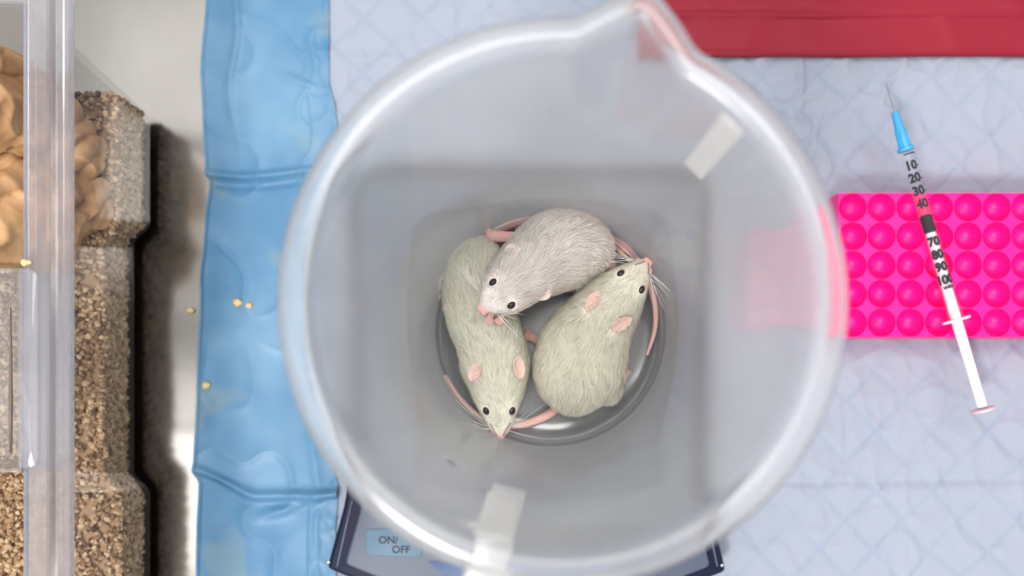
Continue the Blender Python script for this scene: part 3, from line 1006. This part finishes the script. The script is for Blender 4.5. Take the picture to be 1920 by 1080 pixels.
# crumpled kraft paper nest
def build_nest():
    m, nt, bs = new_mat('kraft_paper')
    tc = N(nt, 'ShaderNodeTexCoord')
    w = N(nt, 'ShaderNodeTexNoise', Scale=22.0, Detail=3.0, Distortion=2.5)
    nt.links.new(tc.outputs['Object'], w.inputs['Vector'])
    r = N(nt, 'ShaderNodeValToRGB')
    r.color_ramp.elements[0].position = 0.3; r.color_ramp.elements[0].color = srgb(156, 112, 74)
    r.color_ramp.elements[1].position = 0.7; r.color_ramp.elements[1].color = srgb(220, 178, 130)
    nt.links.new(w.outputs['Fac'], r.inputs[0]); nt.links.new(r.outputs[0], bs.inputs['Base Color'])
    bs.inputs['Roughness'].default_value = 0.75
    nest = thing('paper_nest', 'crumpled brown kraft paper nest inside the clear cage', 'nest', (XB - 4, 9, 4.0))
    def lump(name, c, rx, ry, rz, seed, freq, amp):
        bm = bmesh.new(); bmesh.ops.create_icosphere(bm, subdivisions=6, radius=1)
        vs = []
        for v in bm.verts:
            d = v.co.normalized()
            q = Vector((d.x * rx, d.y * ry, d.z * rz))
            s = Vector((seed, seed * 2, 0))
            # long soft folds running across, with pinched creases between
            t = q.y * 0.8 - q.x * 0.9 + 0.5 * q.z + 1.6 * noise.noise(q * 0.33 + s)
            f = amp * (abs(math.sin(t * freq * 3.1)) ** 0.6 - 0.7)
            r2 = 1 - abs(noise.noise(q * 0.7 + s)) * 2.4
            f += amp * 0.6 * max(0, r2) ** 2 - 0.2 * amp
            f += amp * 0.05 * noise.noise(q * 3.0 + s)
            vs.append(Vector(c) + q + d * f)
        fs = [tuple(x.index for x in f.verts) for f in bm.faces]
        bm.free()
        part(name, vs, fs, m, nest)
    lump('paper_fold', (XB - 4.0, 10.9, 8.4), 2.7, 2.5, 4.4, 1.1, 0.5, 0.42)
    lump('paper_fold', (XB - 4.0, 12.1, 9.0), 2.6, 1.2, 3.7, 21.0, 0.5, 0.25)
    lump('paper_fold', (XB - 4.3, 12.35, 10.9), 2.5, 1.0, 2.0, 25.0, 0.5, 0.2)
    lump('paper_fold', (XB - 3.4, 7.2, 6.4), 2.4, 2.8, 3.9, 4.4, 0.5, 0.42)
    lump('paper_fold', (XB - 1.75, 7.7, 4.8), 1.4, 1.5, 1.6, 8.4, 0.6, 0.25)
    lump('paper_fold', (XB - 1.8, 9.9, 5.4), 1.3, 1.5, 1.9, 12.4, 0.6, 0.25)
    lump('paper_fold', (XB - 2.1, 11.3, 6.6), 1.0, 1.2, 1.9, 16.4, 0.6, 0.22)
build_nest()

# loose crumbs of bedding
crumb_m = mat('crumb_tan', srgb(214, 190, 140), 0.85, var=0.15, scale=300)
def crumb(x, y, z, r, label, seed):
    c = px(x, y, z + r * 0.7)
    bm = bmesh.new(); bmesh.ops.create_icosphere(bm, subdivisions=2, radius=r)
    vs = []
    for v in bm.verts:
        k = 1 + 0.45 * noise.noise(v.co * (1.6 / r) + Vector((seed, 0, 0)))
        vs.append(c + Vector((v.co.x * k * 1.15, v.co.y * k, v.co.z * k * 0.75)))
    fs = [tuple(q.index for q in f.verts) for f in bm.faces]; bm.free()
    single('bedding_crumb', label, 'crumb', vs, fs, crumb_m, c - Vector((0, 0, r * 0.7)), group='loose crumbs of bedding')
crumb(445, 568, 0.28, 0.20, 'larger tan crumb of the close pair on the blue border', 1)
crumb(467, 573, 0.28, 0.15, 'smaller crumb of the close pair on the blue border', 5)
crumb(386, 723, 0.28, 0.19, 'lone tan crumb near the left edge of the blue border', 9)
crumb(356, 582, 0.0, 0.17, 'flat tan crumb on the bare steel beside the blue border', 13)
crumb(46, 493, CT, 0.13, 'cream crumb on the inner edge of the cage rim', 17)
crumb(54, 492, CT, 0.10, 'tiny cream crumb on the flat of the cage rim', 21)

# ------------------------------------------------------------------ mice
eye_m = mat('mouse_eye', (0.010, 0.004, 0.005, 1), 0.06, var=0.0, spec=0.7)
whisk_m = mat('whisker', (0.9, 0.86, 0.82, 1), 0.4, var=0.02)
def mat_body(name, fur):
    m = mat(name, fur, 0.75, var=0.04, scale=120, spec=0.2, sss=0.15)
    attr_mix(m, 'skin', (0.80, 0.42, 0.38, 1))
    attr_mix(m, 'dark', (0.24, 0.10, 0.09, 1))
    return m
def mat_fur(name, fur):
    m, nt, bs = new_mat(name)
    out = nt.nodes['Material Output']
    nz = N(nt, 'ShaderNodeAttribute', attribute_name='tone')     # each hair its own tone
    mx = N(nt, 'ShaderNodeMix', data_type='RGBA')
    mx.inputs[6].default_value = tuple(c * k for c, k in zip(fur[:3], (0.83, 0.81, 0.77))) + (1,)
    mx.inputs[7].default_value = tuple(min(0.985, c * 1.06) for c in fur[:3]) + (1,)
    nt.links.new(nz.outputs['Fac'], mx.inputs[0])
    nt.links.new(mx.outputs[2], bs.inputs['Base Color'])
    bs.inputs['Roughness'].default_value = 0.6
    bs.inputs['Specular IOR Level'].default_value = 0.3
    t = N(nt, 'ShaderNodeBsdfTranslucent')
    nt.links.new(mx.outputs[2], t.inputs['Color'])
    ms = N(nt, 'ShaderNodeMixShader'); ms.inputs[0].default_value = 0.16
    nt.links.new(bs.outputs[0], ms.inputs[1]); nt.links.new(t.outputs[0], ms.inputs[2])
    nt.links.new(ms.outputs[0], out.inputs['Surface'])
    return m

FL = JF + 0.02
def ellipsoid(c, axes, seg=14, rings=9):
    """axes: three Vectors"""
    vs, fs = [], []
    for i in range(rings + 1):
        th = math.pi * i / rings
        for j in range(seg):
            a = 2 * math.pi * j / seg
            vs.append(c + axes[0] * math.sin(th) * math.cos(a) + axes[1] * math.sin(th) * math.sin(a) + axes[2] * math.cos(th))
    for i in range(rings):
        for j in range(seg):
            k = (j + 1) % seg
            fs.append((i * seg + j, i * seg + k, (i + 1) * seg + k, (i + 1) * seg + j))
    return vs, fs

def build_mouse(spec):
    V, F, CL = [], [], []
    def add(b, cls):
        off = len(V); V.extend([Vector(v) for v in b[0]]); F.extend([tuple(off + i for i in f) for f in b[1]])
        CL.extend([cls] * len(b[0]))
    rows = []
    for (x, y, z, hw, hh) in spec['spine']:
        p = px(x, y, FL + z)
        rows.append((p.x, p.y, p.z, cm(hw, FL + z), hh))
    NR, SEG = 60, 36
    S = cr(rows, NR)
    vs, fs = [], []
    for i in range(NR):
        p = Vector(S[i][:3])
        t = (Vector(S[min(i + 1, NR - 1)][:3]) - Vector(S[max(i - 1, 0)][:3])).normalized()
        s = t.cross(Vector((0, 0, 1))).normalized(); w = s.cross(t).normalized()
        hw, hh = max(0.05, S[i][3]), max(0.05, S[i][4])
        for j in range(SEG):
            a = 2 * math.pi * j / SEG
            cx, sy = math.cos(a), math.sin(a)
            if sy < 0: sy *= 0.92
            vs.append(p + s * hw * cx + w * hh * sy)
    for i in range(NR - 1):
        for j in range(SEG):
            k = (j + 1) % SEG
            fs.append((i * SEG + j, i * SEG + k, (i + 1) * SEG + k, (i + 1) * SEG + j))
    fs.append(tuple(range(SEG - 1, -1, -1))); fs.append(tuple((NR - 1) * SEG + j for j in range(SEG)))
    add((vs, fs), 0)
    # haunches / shoulders
    for (x, y, z, rx, ry, rz, ang) in spec.get('lumps', []):
        c = px(x, y, FL + z)
        ca, sa = math.cos(math.radians(ang)), math.sin(math.radians(ang))
        add(ellipsoid(c, (Vector((ca, sa, 0)) * rx, Vector((-sa, ca, 0)) * ry, Vector((0, 0, rz))), 24, 14), 0)
    # ears: cupped shells
    ear_pts = []
    for (x, y, z, a, b, major, normal) in spec['ears']:
        c = px(x, y, FL + z)
        n = Vector(normal).normalized()
        mj = Vector(major); mj = (mj - n * mj.dot(n)).normalized()
        mi = n.cross(mj)
        NRr, NS = 9, 28
        vo, fo = [], []
        for side in (0, 1):
            for i in range(NRr + 1):
                r = i / NRr
                for j in range(NS):
                    q = 2 * math.pi * j / NS
                    u, v = r * math.cos(q), r * math.sin(q)
                    k = 1 - 0.18 * max(0, -u)        # narrower towards the base
                    dep = 0.28 * (r * r) * (0.55 + 0.45 * abs(v)) * a
                    pos = c + mj * u * a + mi * v * b * k + n * (dep - 0.12 * a)
                    pos = pos - n * (0.085 if side else 0.0)
                    vo.append(pos)
        per = (NRr + 1) * NS
        for side in (0, 1):
            for i in range(NRr):
                for j in range(NS):
                    k = (j + 1) % NS
                    f = (side * per + i * NS + j, side * per + (i + 1) * NS + j, side * per + (i + 1) * NS + k, side * per + i * NS + k)
                    fo.append(f if side == 0 else f[::-1])
        for j in range(NS):
            k = (j + 1) % NS
            fo.append((NRr * NS + j, per + NRr * NS + j, per + NRr * NS + k, NRr * NS + k))
        add((vo, fo), 1)
        # base of the ear
        ear_pts.append(c)
    # tail
    for tail in spec['tails']:
        P = cr([(*px(x, y, FL + z), r) for (x, y, z, r) in tail], 70)
        add(tube([Vector(p[:3]) for p in P], [max(0.055, p[3]) for p in P], 12), 2)
    # feet: limb stump, sole, toes
    for (x0, y0, z0, x1, y1, z1, r, toe) in spec['feet']:
        a = px(x0, y0, FL + z0); b = px(x1, y1, FL + z1)
        d = (b - a).normalized()
        add(tube([a, a.lerp(b, 0.5), b, b + d * r * 0.6], [r * 1.1, r, r * 1.15, r * 0.5], 12, flat=0.75), 3)
        s = d.cross(Vector((0, 0, 1))).normalized()
        for q in range(5):
            o = (q - 2) / 2
            ln = toe * (1 - 0.22 * abs(o))
            d2 = (d + s * o * 0.55).normalized()
            p0 = b + s * o * r * 0.75
            add(tube([p0 - d2 * 0.05, p0 + d2 * ln * 0.55 + Vector((0, 0, 0.02)), p0 + d2 * ln - Vector((0, 0, 0.03))], [0.075, 0.068, 0.055], 8), 3)
    # nose
    tipp = Vector(S[-1][:3]); td = (Vector(S[-1][:3]) - Vector(S[-5][:3])).normalized()
    ts = td.cross(Vector((0, 0, 1))).normalized(); tw = ts.cross(td)
    nr = spec.get('nose', 0.15)
    for sd in (-1, 1):
        add(ellipsoid(tipp + td * 0.05 + tw * spec.get('nose_up', 0.05) + ts * sd * nr * 0.42, (td * nr * 0.95, ts * nr * 0.8, tw * nr * 0.95)), 4)
        # whisker pads
        add(ellipsoid(tipp - td * 0.30 + ts * sd * nr * 1.5 - tw * 0.08, (td * 0.30, ts * 0.20, tw * 0.2), 16, 10), 0)
    # fuse into one skin
    sc_me = mesh_from('mouse_raw', np.array([tuple(v) for v in V]), F)
    tmp = bpy.data.objects.new('mouse_tmp', sc_me); C.objects.link(tmp)
    md = tmp.modifiers.new('fuse', 'REMESH'); md.mode = 'VOXEL'; md.voxel_size = 0.045; md.use_smooth_shade = True
    sm = tmp.modifiers.new('soften', 'SMOOTH'); sm.factor = 0.5; sm.iterations = 3
    dg = bpy.context.evaluated_depsgraph_get()
    me = bpy.data.meshes.new_from_object(tmp.evaluated_get(dg))
    bpy.data.objects.remove(tmp); bpy.data.meshes.remove(sc_me)
    nv = len(me.vertices)
    co = np.empty(nv * 3); me.vertices.foreach_get('co', co); co = co.reshape(-1, 3)
    no = np.empty(nv * 3); me.vertices.foreach_get('normal', no); no = no.reshape(-1, 3)
    kd = kdtree.KDTree(len(V))
    for i, v in enumerate(V): kd.insert(v, i)
    kd.balance()
    cls = np.zeros(nv, int)
    for i in range(nv):
        cls[i] = CL[kd.find(co[i])[1]]
    eyes = [px(x, y, FL + z) for (x, y, z) in spec['eyes']]
    skin = np.where(cls == 0, 0.0, 1.0)
    skin[cls == 1] = spec.get('earpink', 0.75); skin[cls == 2] = 0.8; skin[cls == 3] = 0.85; skin[cls == 4] = 0.9
    # pinkish thin-furred muzzle
    dn = np.linalg.norm(co - np.array(tipp), axis=1)
    skin = np.maximum(skin, np.clip(1.0 - dn / 0.7, 0, 1) * 0.9)
    for e in eyes:
        de = np.linalg.norm(co - np.array(e), axis=1)
        skin = np.maximum(skin, np.clip(1 - (de - 0.17) / 0.10, 0, 1) * 0.45)
    dark = np.zeros(nv)
    for line in spec.get('lines', []):
        L = [np.array(px(x, y, FL + z)) for (x, y, z) in line]
        for a, b in zip(L, L[1:]):
            ab = b - a
            t = np.clip(((co[:, :2] - a[:2]) @ ab[:2]) / (ab[:2] @ ab[:2]), 0, 1)
            q = a[:2] + t[:, None] * ab[:2]
            dl = np.linalg.norm(co[:, :2] - q, axis=1)
            dark = np.maximum(dark, np.exp(-(dl / 0.045) ** 2) * (no[:, 2] > -0.1))
    base = Vector((float(np.mean(S[:, 0])), float(np.mean(S[:, 1])), FL))
    root = thing('mouse', spec['label'], 'mouse', base, 'white mice in the jug')
    V2 = (co - np.array(base)) * U
    me.vertices.foreach_set('co', V2.ravel())
    me.name = 'mouse_body'
    me.polygons.foreach_set('use_smooth', [True] * len(me.polygons))
    for nm, arr in (('skin', skin), ('dark', dark * spec.get('line', 0.85))):
        at = me.attributes.new(nm, 'FLOAT', 'POINT'); at.data.foreach_set('value', arr.astype(float))
    me.materials.clear(); me.materials.append(mat_body(spec['name'] + '_skin', spec['fur']))
    body = bpy.data.objects.new('body', me); C.objects.link(body); body.parent = root
    ORIGIN[body.name] = base
    # eyes
    for e, (x, y, z) in zip(eyes, spec['eyes']):
        # seat the eye on the skin nearest to its sight line
        d2 = np.linalg.norm(co[:, :2] - np.array(e)[:2], axis=1)
        sel = (d2 < 0.12) & (no[:, 2] > 0.05)
        zz = co[sel, 2].max() if sel.any() else e.z
        p = px(x, y, zz - 0.03)
        i = int(np.argmin(np.linalg.norm(co - np.array(p), axis=1)))
        nn = Vector(no[i])
        fw = Vector(S[-8][:3]) - Vector(S[-16][:3]); fw = (fw - nn * fw.dot(nn)).normalized(); sd = nn.cross(fw)
        p = px(x, y, co[i][2]) - nn * 0.06
        vs, fs = ellipsoid(p, (fw * 0.20, sd * 0.165, nn * 0.165), 20, 14)
        part('eye', vs, fs, eye_m, root, label='shiny black eye')
    # fur strands
    me.calc_loop_triangles()
    nt_ = len(me.loop_triangles)
    tri = np.empty(nt_ * 3, int); me.loop_triangles.foreach_get('vertices', tri); tri = tri.reshape(-1, 3)
    furry = (cls <= 1)
    tf = furry[tri].all(axis=1)
    tri = tri[tf]
    on_ear = (cls[tri] == 1).any(axis=1)
    A, B, Cc = co[tri[:, 0]], co[tri[:, 1]], co[tri[:, 2]]
    ar = np.linalg.norm(np.cross(B - A, Cc - A), axis=1)
    # fewer strands on the belly, which nothing shows
    nz_ = no[tri[:, 0], 2]
    ar = ar * np.where(nz_ < -0.35, 0.1, 1.0) * np.where(on_ear, 0.30, 1.0)
    NS = spec.get('strands', 34000)
    pick = rng.choice(len(tri), NS, p=ar / ar.sum())
    r1_, r2_ = rng.random(NS), rng.random(NS)
    s1 = np.sqrt(r1_)
    w0, w1, w2 = 1 - s1, s1 * (1 - r2_), s1 * r2_
    T = tri[pick]
    P = co[T[:, 0]] * w0[:, None] + co[T[:, 1]] * w1[:, None] + co[T[:, 2]] * w2[:, None]
    Nn = no[T[:, 0]] * w0[:, None] + no[T[:, 1]] * w1[:, None] + no[T[:, 2]] * w2[:, None]
    Nn /= np.linalg.norm(Nn, axis=1)[:, None]
    SP = S[:, :3]
    D2 = ((P[:, None, :] - SP[None, ::2, :]) ** 2).sum(-1)
    idx = D2.argmin(1) * 2
    tang = np.gradient(SP, axis=0); tang /= np.linalg.norm(tang, axis=1)[:, None]
    dirv = -tang[idx]
    outw = P - SP[idx]
    dirv = dirv + 0.25 * outw / (np.linalg.norm(outw, axis=1)[:, None] + 1e-6) * np.array([1, 1, -0.6])
    # clumping and waves
    cl = np.array([noise.noise_vector(Vector(p) * 3.2) for p in P])
    cf = np.array([noise.noise_vector(Vector(p) * 0.9 + Vector((5, 1, 2))) for p in P])
    dirv = dirv + cl * 0.55 + cf * 0.45 + rng.normal(0, 0.16, (NS, 3))
    dirv -= Nn * (dirv * Nn).sum(1)[:, None]
    dirv /= np.linalg.norm(dirv, axis=1)[:, None] + 1e-9
    frac = idx / NR
    ln = np.interp(frac, [0, 0.1, 0.5, 0.72, 0.85, 0.95, 1.0], [0.36, 0.5, 0.52, 0.40, 0.24, 0.12, 0.06]) * rng.uniform(0.65, 1.2, NS)
    ln = np.where(on_ear[pick], ln * 0.5, ln)
    keep = np.ones(NS, bool)
    for e in eyes:
        de = np.linalg.norm(P[:, :2] - np.array(e)[:2], axis=1)
        keep &= de > 0.21
        ln = np.where(de < 0.5, ln * 0.5, ln)
    for k in ear_pts:
        de = np.linalg.norm(P - np.array(k), axis=1)
        ln = np.where(de < 0.55, ln * 0.6, ln)
    keep &= np.linalg.norm(P - np.array(tipp), axis=1) > 0.34
    for line in spec.get('lines', []):
        L = [np.array(px(x, y, FL + z)) for (x, y, z) in line]
        for a, b in zip(L, L[1:]):
            ab = b - a
            t = np.clip(((P[:, :2] - a[:2]) @ ab[:2]) / (ab[:2] @ ab[:2]), 0, 1)
            dl = np.linalg.norm(P[:, :2] - (a[:2] + t[:, None] * ab[:2]), axis=1)
            keep &= dl > 0.07
            ln = np.where(dl < 0.2, ln * 0.5, ln)
    clump = np.array([noise.noise(Vector(p) * 4.5 + Vector((9, 4, 1))) for p in P])
    tone = np.clip(0.62 + 0.55 * clump + rng.normal(0, 0.28, NS), 0, 1)
    P, Nn, dirv, ln, tone = P[keep], Nn[keep], dirv[keep], ln[keep], tone[keep]
    n = len(P)
    sidev = np.cross(dirv, Nn)
    lift = rng.uniform(0.22, 0.45, n)[:, None]
    hwid = (0.0105 * rng.uniform(0.7, 1.3, n))[:, None]
    L_ = ln[:, None]
    m1 = P + dirv * L_ * 0.5 + Nn * L_ * lift * 0.38
    m2 = P + dirv * L_ * 1.0 + Nn * L_ * lift * 0.50
    rt = P - Nn * 0.01
    HV = np.stack([rt - sidev * hwid, rt + sidev * hwid, m1 - sidev * hwid * 0.8, m1 + sidev * hwid * 0.8, m2], axis=1).reshape(-1, 3)
    HV = (HV - np.array(base)) * U
    k = np.arange(n) * 5
    tris = np.stack([np.stack([k, k + 1, k + 3], 1), np.stack([k, k + 3, k + 2], 1), np.stack([k + 2, k + 3, k + 4], 1)], 1).reshape(-1, 3)
    hm = bpy.data.meshes.new('fur')
    hm.vertices.add(len(HV)); hm.vertices.foreach_set('co', HV.ravel())
    hm.loops.add(len(tris) * 3); hm.loops.foreach_set('vertex_index', tris.ravel())
    hm.polygons.add(len(tris)); hm.polygons.foreach_set('loop_start', np.arange(len(tris)) * 3)
    hm.update(calc_edges=True)
    hm.polygons.foreach_set('use_smooth', [True] * len(tris))
    hm.normals_split_custom_set_from_vertices
    # strands shade with the skin below them
    NV = np.repeat(Nn * 0.85 + dirv * 0.1, 5, axis=0).reshape(-1, 3)
    NV = NV + np.repeat(rng.normal(0, 0.30, (n, 3)), 5, axis=0)
    NV /= np.linalg.norm(NV, axis=1)[:, None]
    hm.normals_split_custom_set_from_vertices(NV.tolist())
    at = hm.attributes.new('tone', 'FLOAT', 'POINT'); at.data.foreach_set('value', np.repeat(tone, 5).astype(float))
    hm.materials.append(mat_fur(spec['name'] + '_fur', spec['fur']))
    fo = bpy.data.objects.new('fur', hm); C.objects.link(fo); fo.parent = root
    fo['kind'] = 'stuff'
    # whiskers
    WV, WF = [], []
    rs = random.Random(spec['seed'])
    for sd in (-1, 1):
        for q in range(spec.get('whiskers', 9)):
            st = tipp - td * rs.uniform(0.18, 0.42) + ts * sd * nr * rs.uniform(1.5, 2.2) + tw * rs.uniform(-0.1, 0.1)
            dr = (ts * sd * rs.uniform(0.8, 1.2) - td * rs.uniform(-0.2, 0.9) + tw * rs.uniform(-0.1, 0.6)).normalized()
            L = rs.uniform(1.0, 2.1)
            bend = -td * 0.25 - Vector((0, 0, 0.15))
            pts = [st + dr * L * t + bend * (L * t * t * 0.5) for t in (0, 0.25, 0.5, 0.75, 1.0)]
            v, f = tube(pts, [0.011, 0.010, 0.008, 0.006, 0.003], 4)
            off = len(WV); WV += v; WF += [tuple(off + i for i in ff) for ff in f]
    part('whiskers', WV, WF, whisk_m, root, kind='stuff')
    return root

CREAM = (0.91, 0.895, 0.775, 1)
PINKW = (0.95, 0.885, 0.835, 1)
CREAM2 = (0.905, 0.88, 0.755, 1)

mouse_a = dict(name='mouse_a', seed=3, fur=CREAM, label='cream white mouse at the left with its nose pointing down in the photo',
    spine=[(902, 458, 0.9, 16, 0.5), (898, 480, 1.15, 46, 1.0), (893, 515, 1.25, 58, 1.15), (896, 555, 1.3, 63, 1.2), (906, 600, 1.35, 64, 1.25), (918, 638, 1.4, 62, 1.2), (926, 668, 1.5, 62, 1.2), (930, 697, 1.6, 61, 1.15), (933, 727, 1.65, 52, 1.05), (935, 755, 1.6, 43, 0.92), (937, 780, 1.5, 31, 0.72), (938, 800, 1.4, 21, 0.5), (938, 814, 1.3, 12, 0.3)],
    lumps=[(872, 540, 1.0, 0.8, 1.2, 0.95, 80)],
    ears=[(889, 698, 2.66, 0.48, 0.32, (0.5, 0.8, 0.3), (-0.45, -0.10, 0.85)), (973, 690, 2.64, 0.54, 0.32, (-0.1, 0.95, 0.4), (0.55, -0.15, 0.78))],
    eyes=[(911, 771, 2.0), (961, 771, 2.0)],
    tails=[[(905, 462, 0.6, 0.2), (935, 432, 0.35, 0.19), (985, 415, 0.35, 0.18), (1050, 412, 0.4, 0.17), (1110, 428, 0.4, 0.15), (1155, 462, 0.45, 0.13), (1190, 502, 0.5, 0.09)]],
    feet=[(856, 548, 0.25, 834, 553, 0.22, 0.2, 0.3), (975, 640, 0.3, 990, 628, 0.2, 0.2, 0.3)],
    lines=[[(920, 794, 1.6), (926, 806, 1.5), (932, 817, 1.4)], [(957, 793, 1.6), (949, 806, 1.5), (944, 816, 1.4)]], nose=0.18)
mouse_b = dict(name='mouse_b', seed=5, fur=PINKW, label='pinkish white mouse lying across the back of the left mouse and looking up',
    spine=[(1130, 478, 1.2, 18, 0.6), (1118, 474, 1.4, 44, 1.1), (1096, 468, 1.6, 62, 1.4), (1068, 466, 1.8, 72, 1.55), (1040, 474, 2.1, 75, 1.55), (1012, 490, 2.6, 69, 1.4), (986, 509, 3.2, 61, 1.2), (964, 528, 3.6, 54, 1.05), (945, 546, 3.85, 49, 0.95), (928, 560, 3.95, 39, 0.8), (916, 570, 3.95, 25, 0.58), (909, 576, 3.9, 12, 0.34)],
    lumps=[(1085, 505, 1.3, 1.1, 0.9, 1.1, 30)],
    ears=[(957, 475, 3.98, 0.44, 0.36, (-0.15, 0.9, -0.25), (-0.55, 0.1, 0.75)), (1016, 550, 3.68, 0.42, 0.34, (0.85, -0.35, -0.3), (0.1, -0.45, 0.85))],
    eyes=[(924, 529, 4.5), (959, 573, 4.5)],
    tails=[[(1122, 462, 0.8, 0.22), (1135, 446, 0.6, 0.21), (1160, 455, 0.55, 0.19), (1190, 482, 0.6, 0.17), (1214, 525, 0.6, 0.15), (1228, 575, 0.5, 0.13), (1227, 620, 0.5, 0.11), (1213, 666, 0.4, 0.07)]],
    feet=[(1115, 500, 0.5, 1142, 496, 0.5, 0.22, 0.35), (985, 445, 1.6, 925, 443, 1.5, 0.24, 0.5), (925, 580, 2.75, 918, 597, 2.7, 0.13, 0.28), (945, 585, 2.75, 938, 598, 2.7, 0.13, 0.28)],
    lines=[[(908, 566, 4.3), (914, 552, 4.4)], [(920, 577, 4.3), (934, 578, 4.4)]], nose=0.24, whiskers=7, earpink=0.40, line=0.22, nose_up=0.16)
mouse_c = dict(name='mouse_c', seed=8, fur=CREAM2, label='cream white mouse at the right with its head raised against the jug wall',
    spine=[(1082, 760, 1.0, 30, 0.75), (1081, 742, 1.25, 58, 1.15), (1082, 715, 1.5, 78, 1.45), (1087, 685, 1.6, 85, 1.55), (1096, 652, 1.65, 83, 1.5), (1111, 622, 1.6, 75, 1.4), (1128, 596, 1.65, 66, 1.25), (1146, 571, 1.8, 58, 1.15), (1164, 549, 1.95, 50, 1.05), (1181, 529, 2.05, 40, 0.9), (1195, 513, 2.1, 28, 0.7), (1205, 501, 2.1, 18, 0.46), (1212, 493, 2.1, 10, 0.28)],
    lumps=[(1040, 690, 1.0, 0.9, 1.3, 1.0, 0), (1130, 705, 1.0, 0.9, 1.3, 1.0, 10)],
    ears=[(1112, 563, 2.84, 0.52, 0.31, (-0.6, -0.75, 0.25), (-0.4, 0.3, 0.85)), (1167, 607, 2.84, 0.52, 0.31, (-0.75, -0.55, 0.25), (0.35, -0.4, 0.85))],
    eyes=[(1164, 512, 2.6), (1204, 543, 2.6)],
    tails=[[(1052, 752, 0.5, 0.23), (1035, 772, 0.35, 0.22), (1005, 788, 0.3, 0.2), (965, 797, 0.3, 0.18), (925, 793, 0.3, 0.16), (893, 777, 0.35, 0.14), (862, 748, 0.4, 0.11), (832, 703, 0.5, 0.07)]],
    feet=[(1010, 640, 0.3, 995, 632, 0.2, 0.2, 0.3), (1165, 720, 0.3, 1172, 700, 0.2, 0.18, 0.25)],
    lines=[[(1190, 497, 2.4), (1200, 494, 2.3), (1208, 490, 2.3)], [(1215, 515, 2.4), (1216, 503, 2.3), (1215, 494, 2.3)]], nose=0.20, whiskers=11)
for s in (mouse_a, mouse_b, mouse_c):
    build_mouse(s)
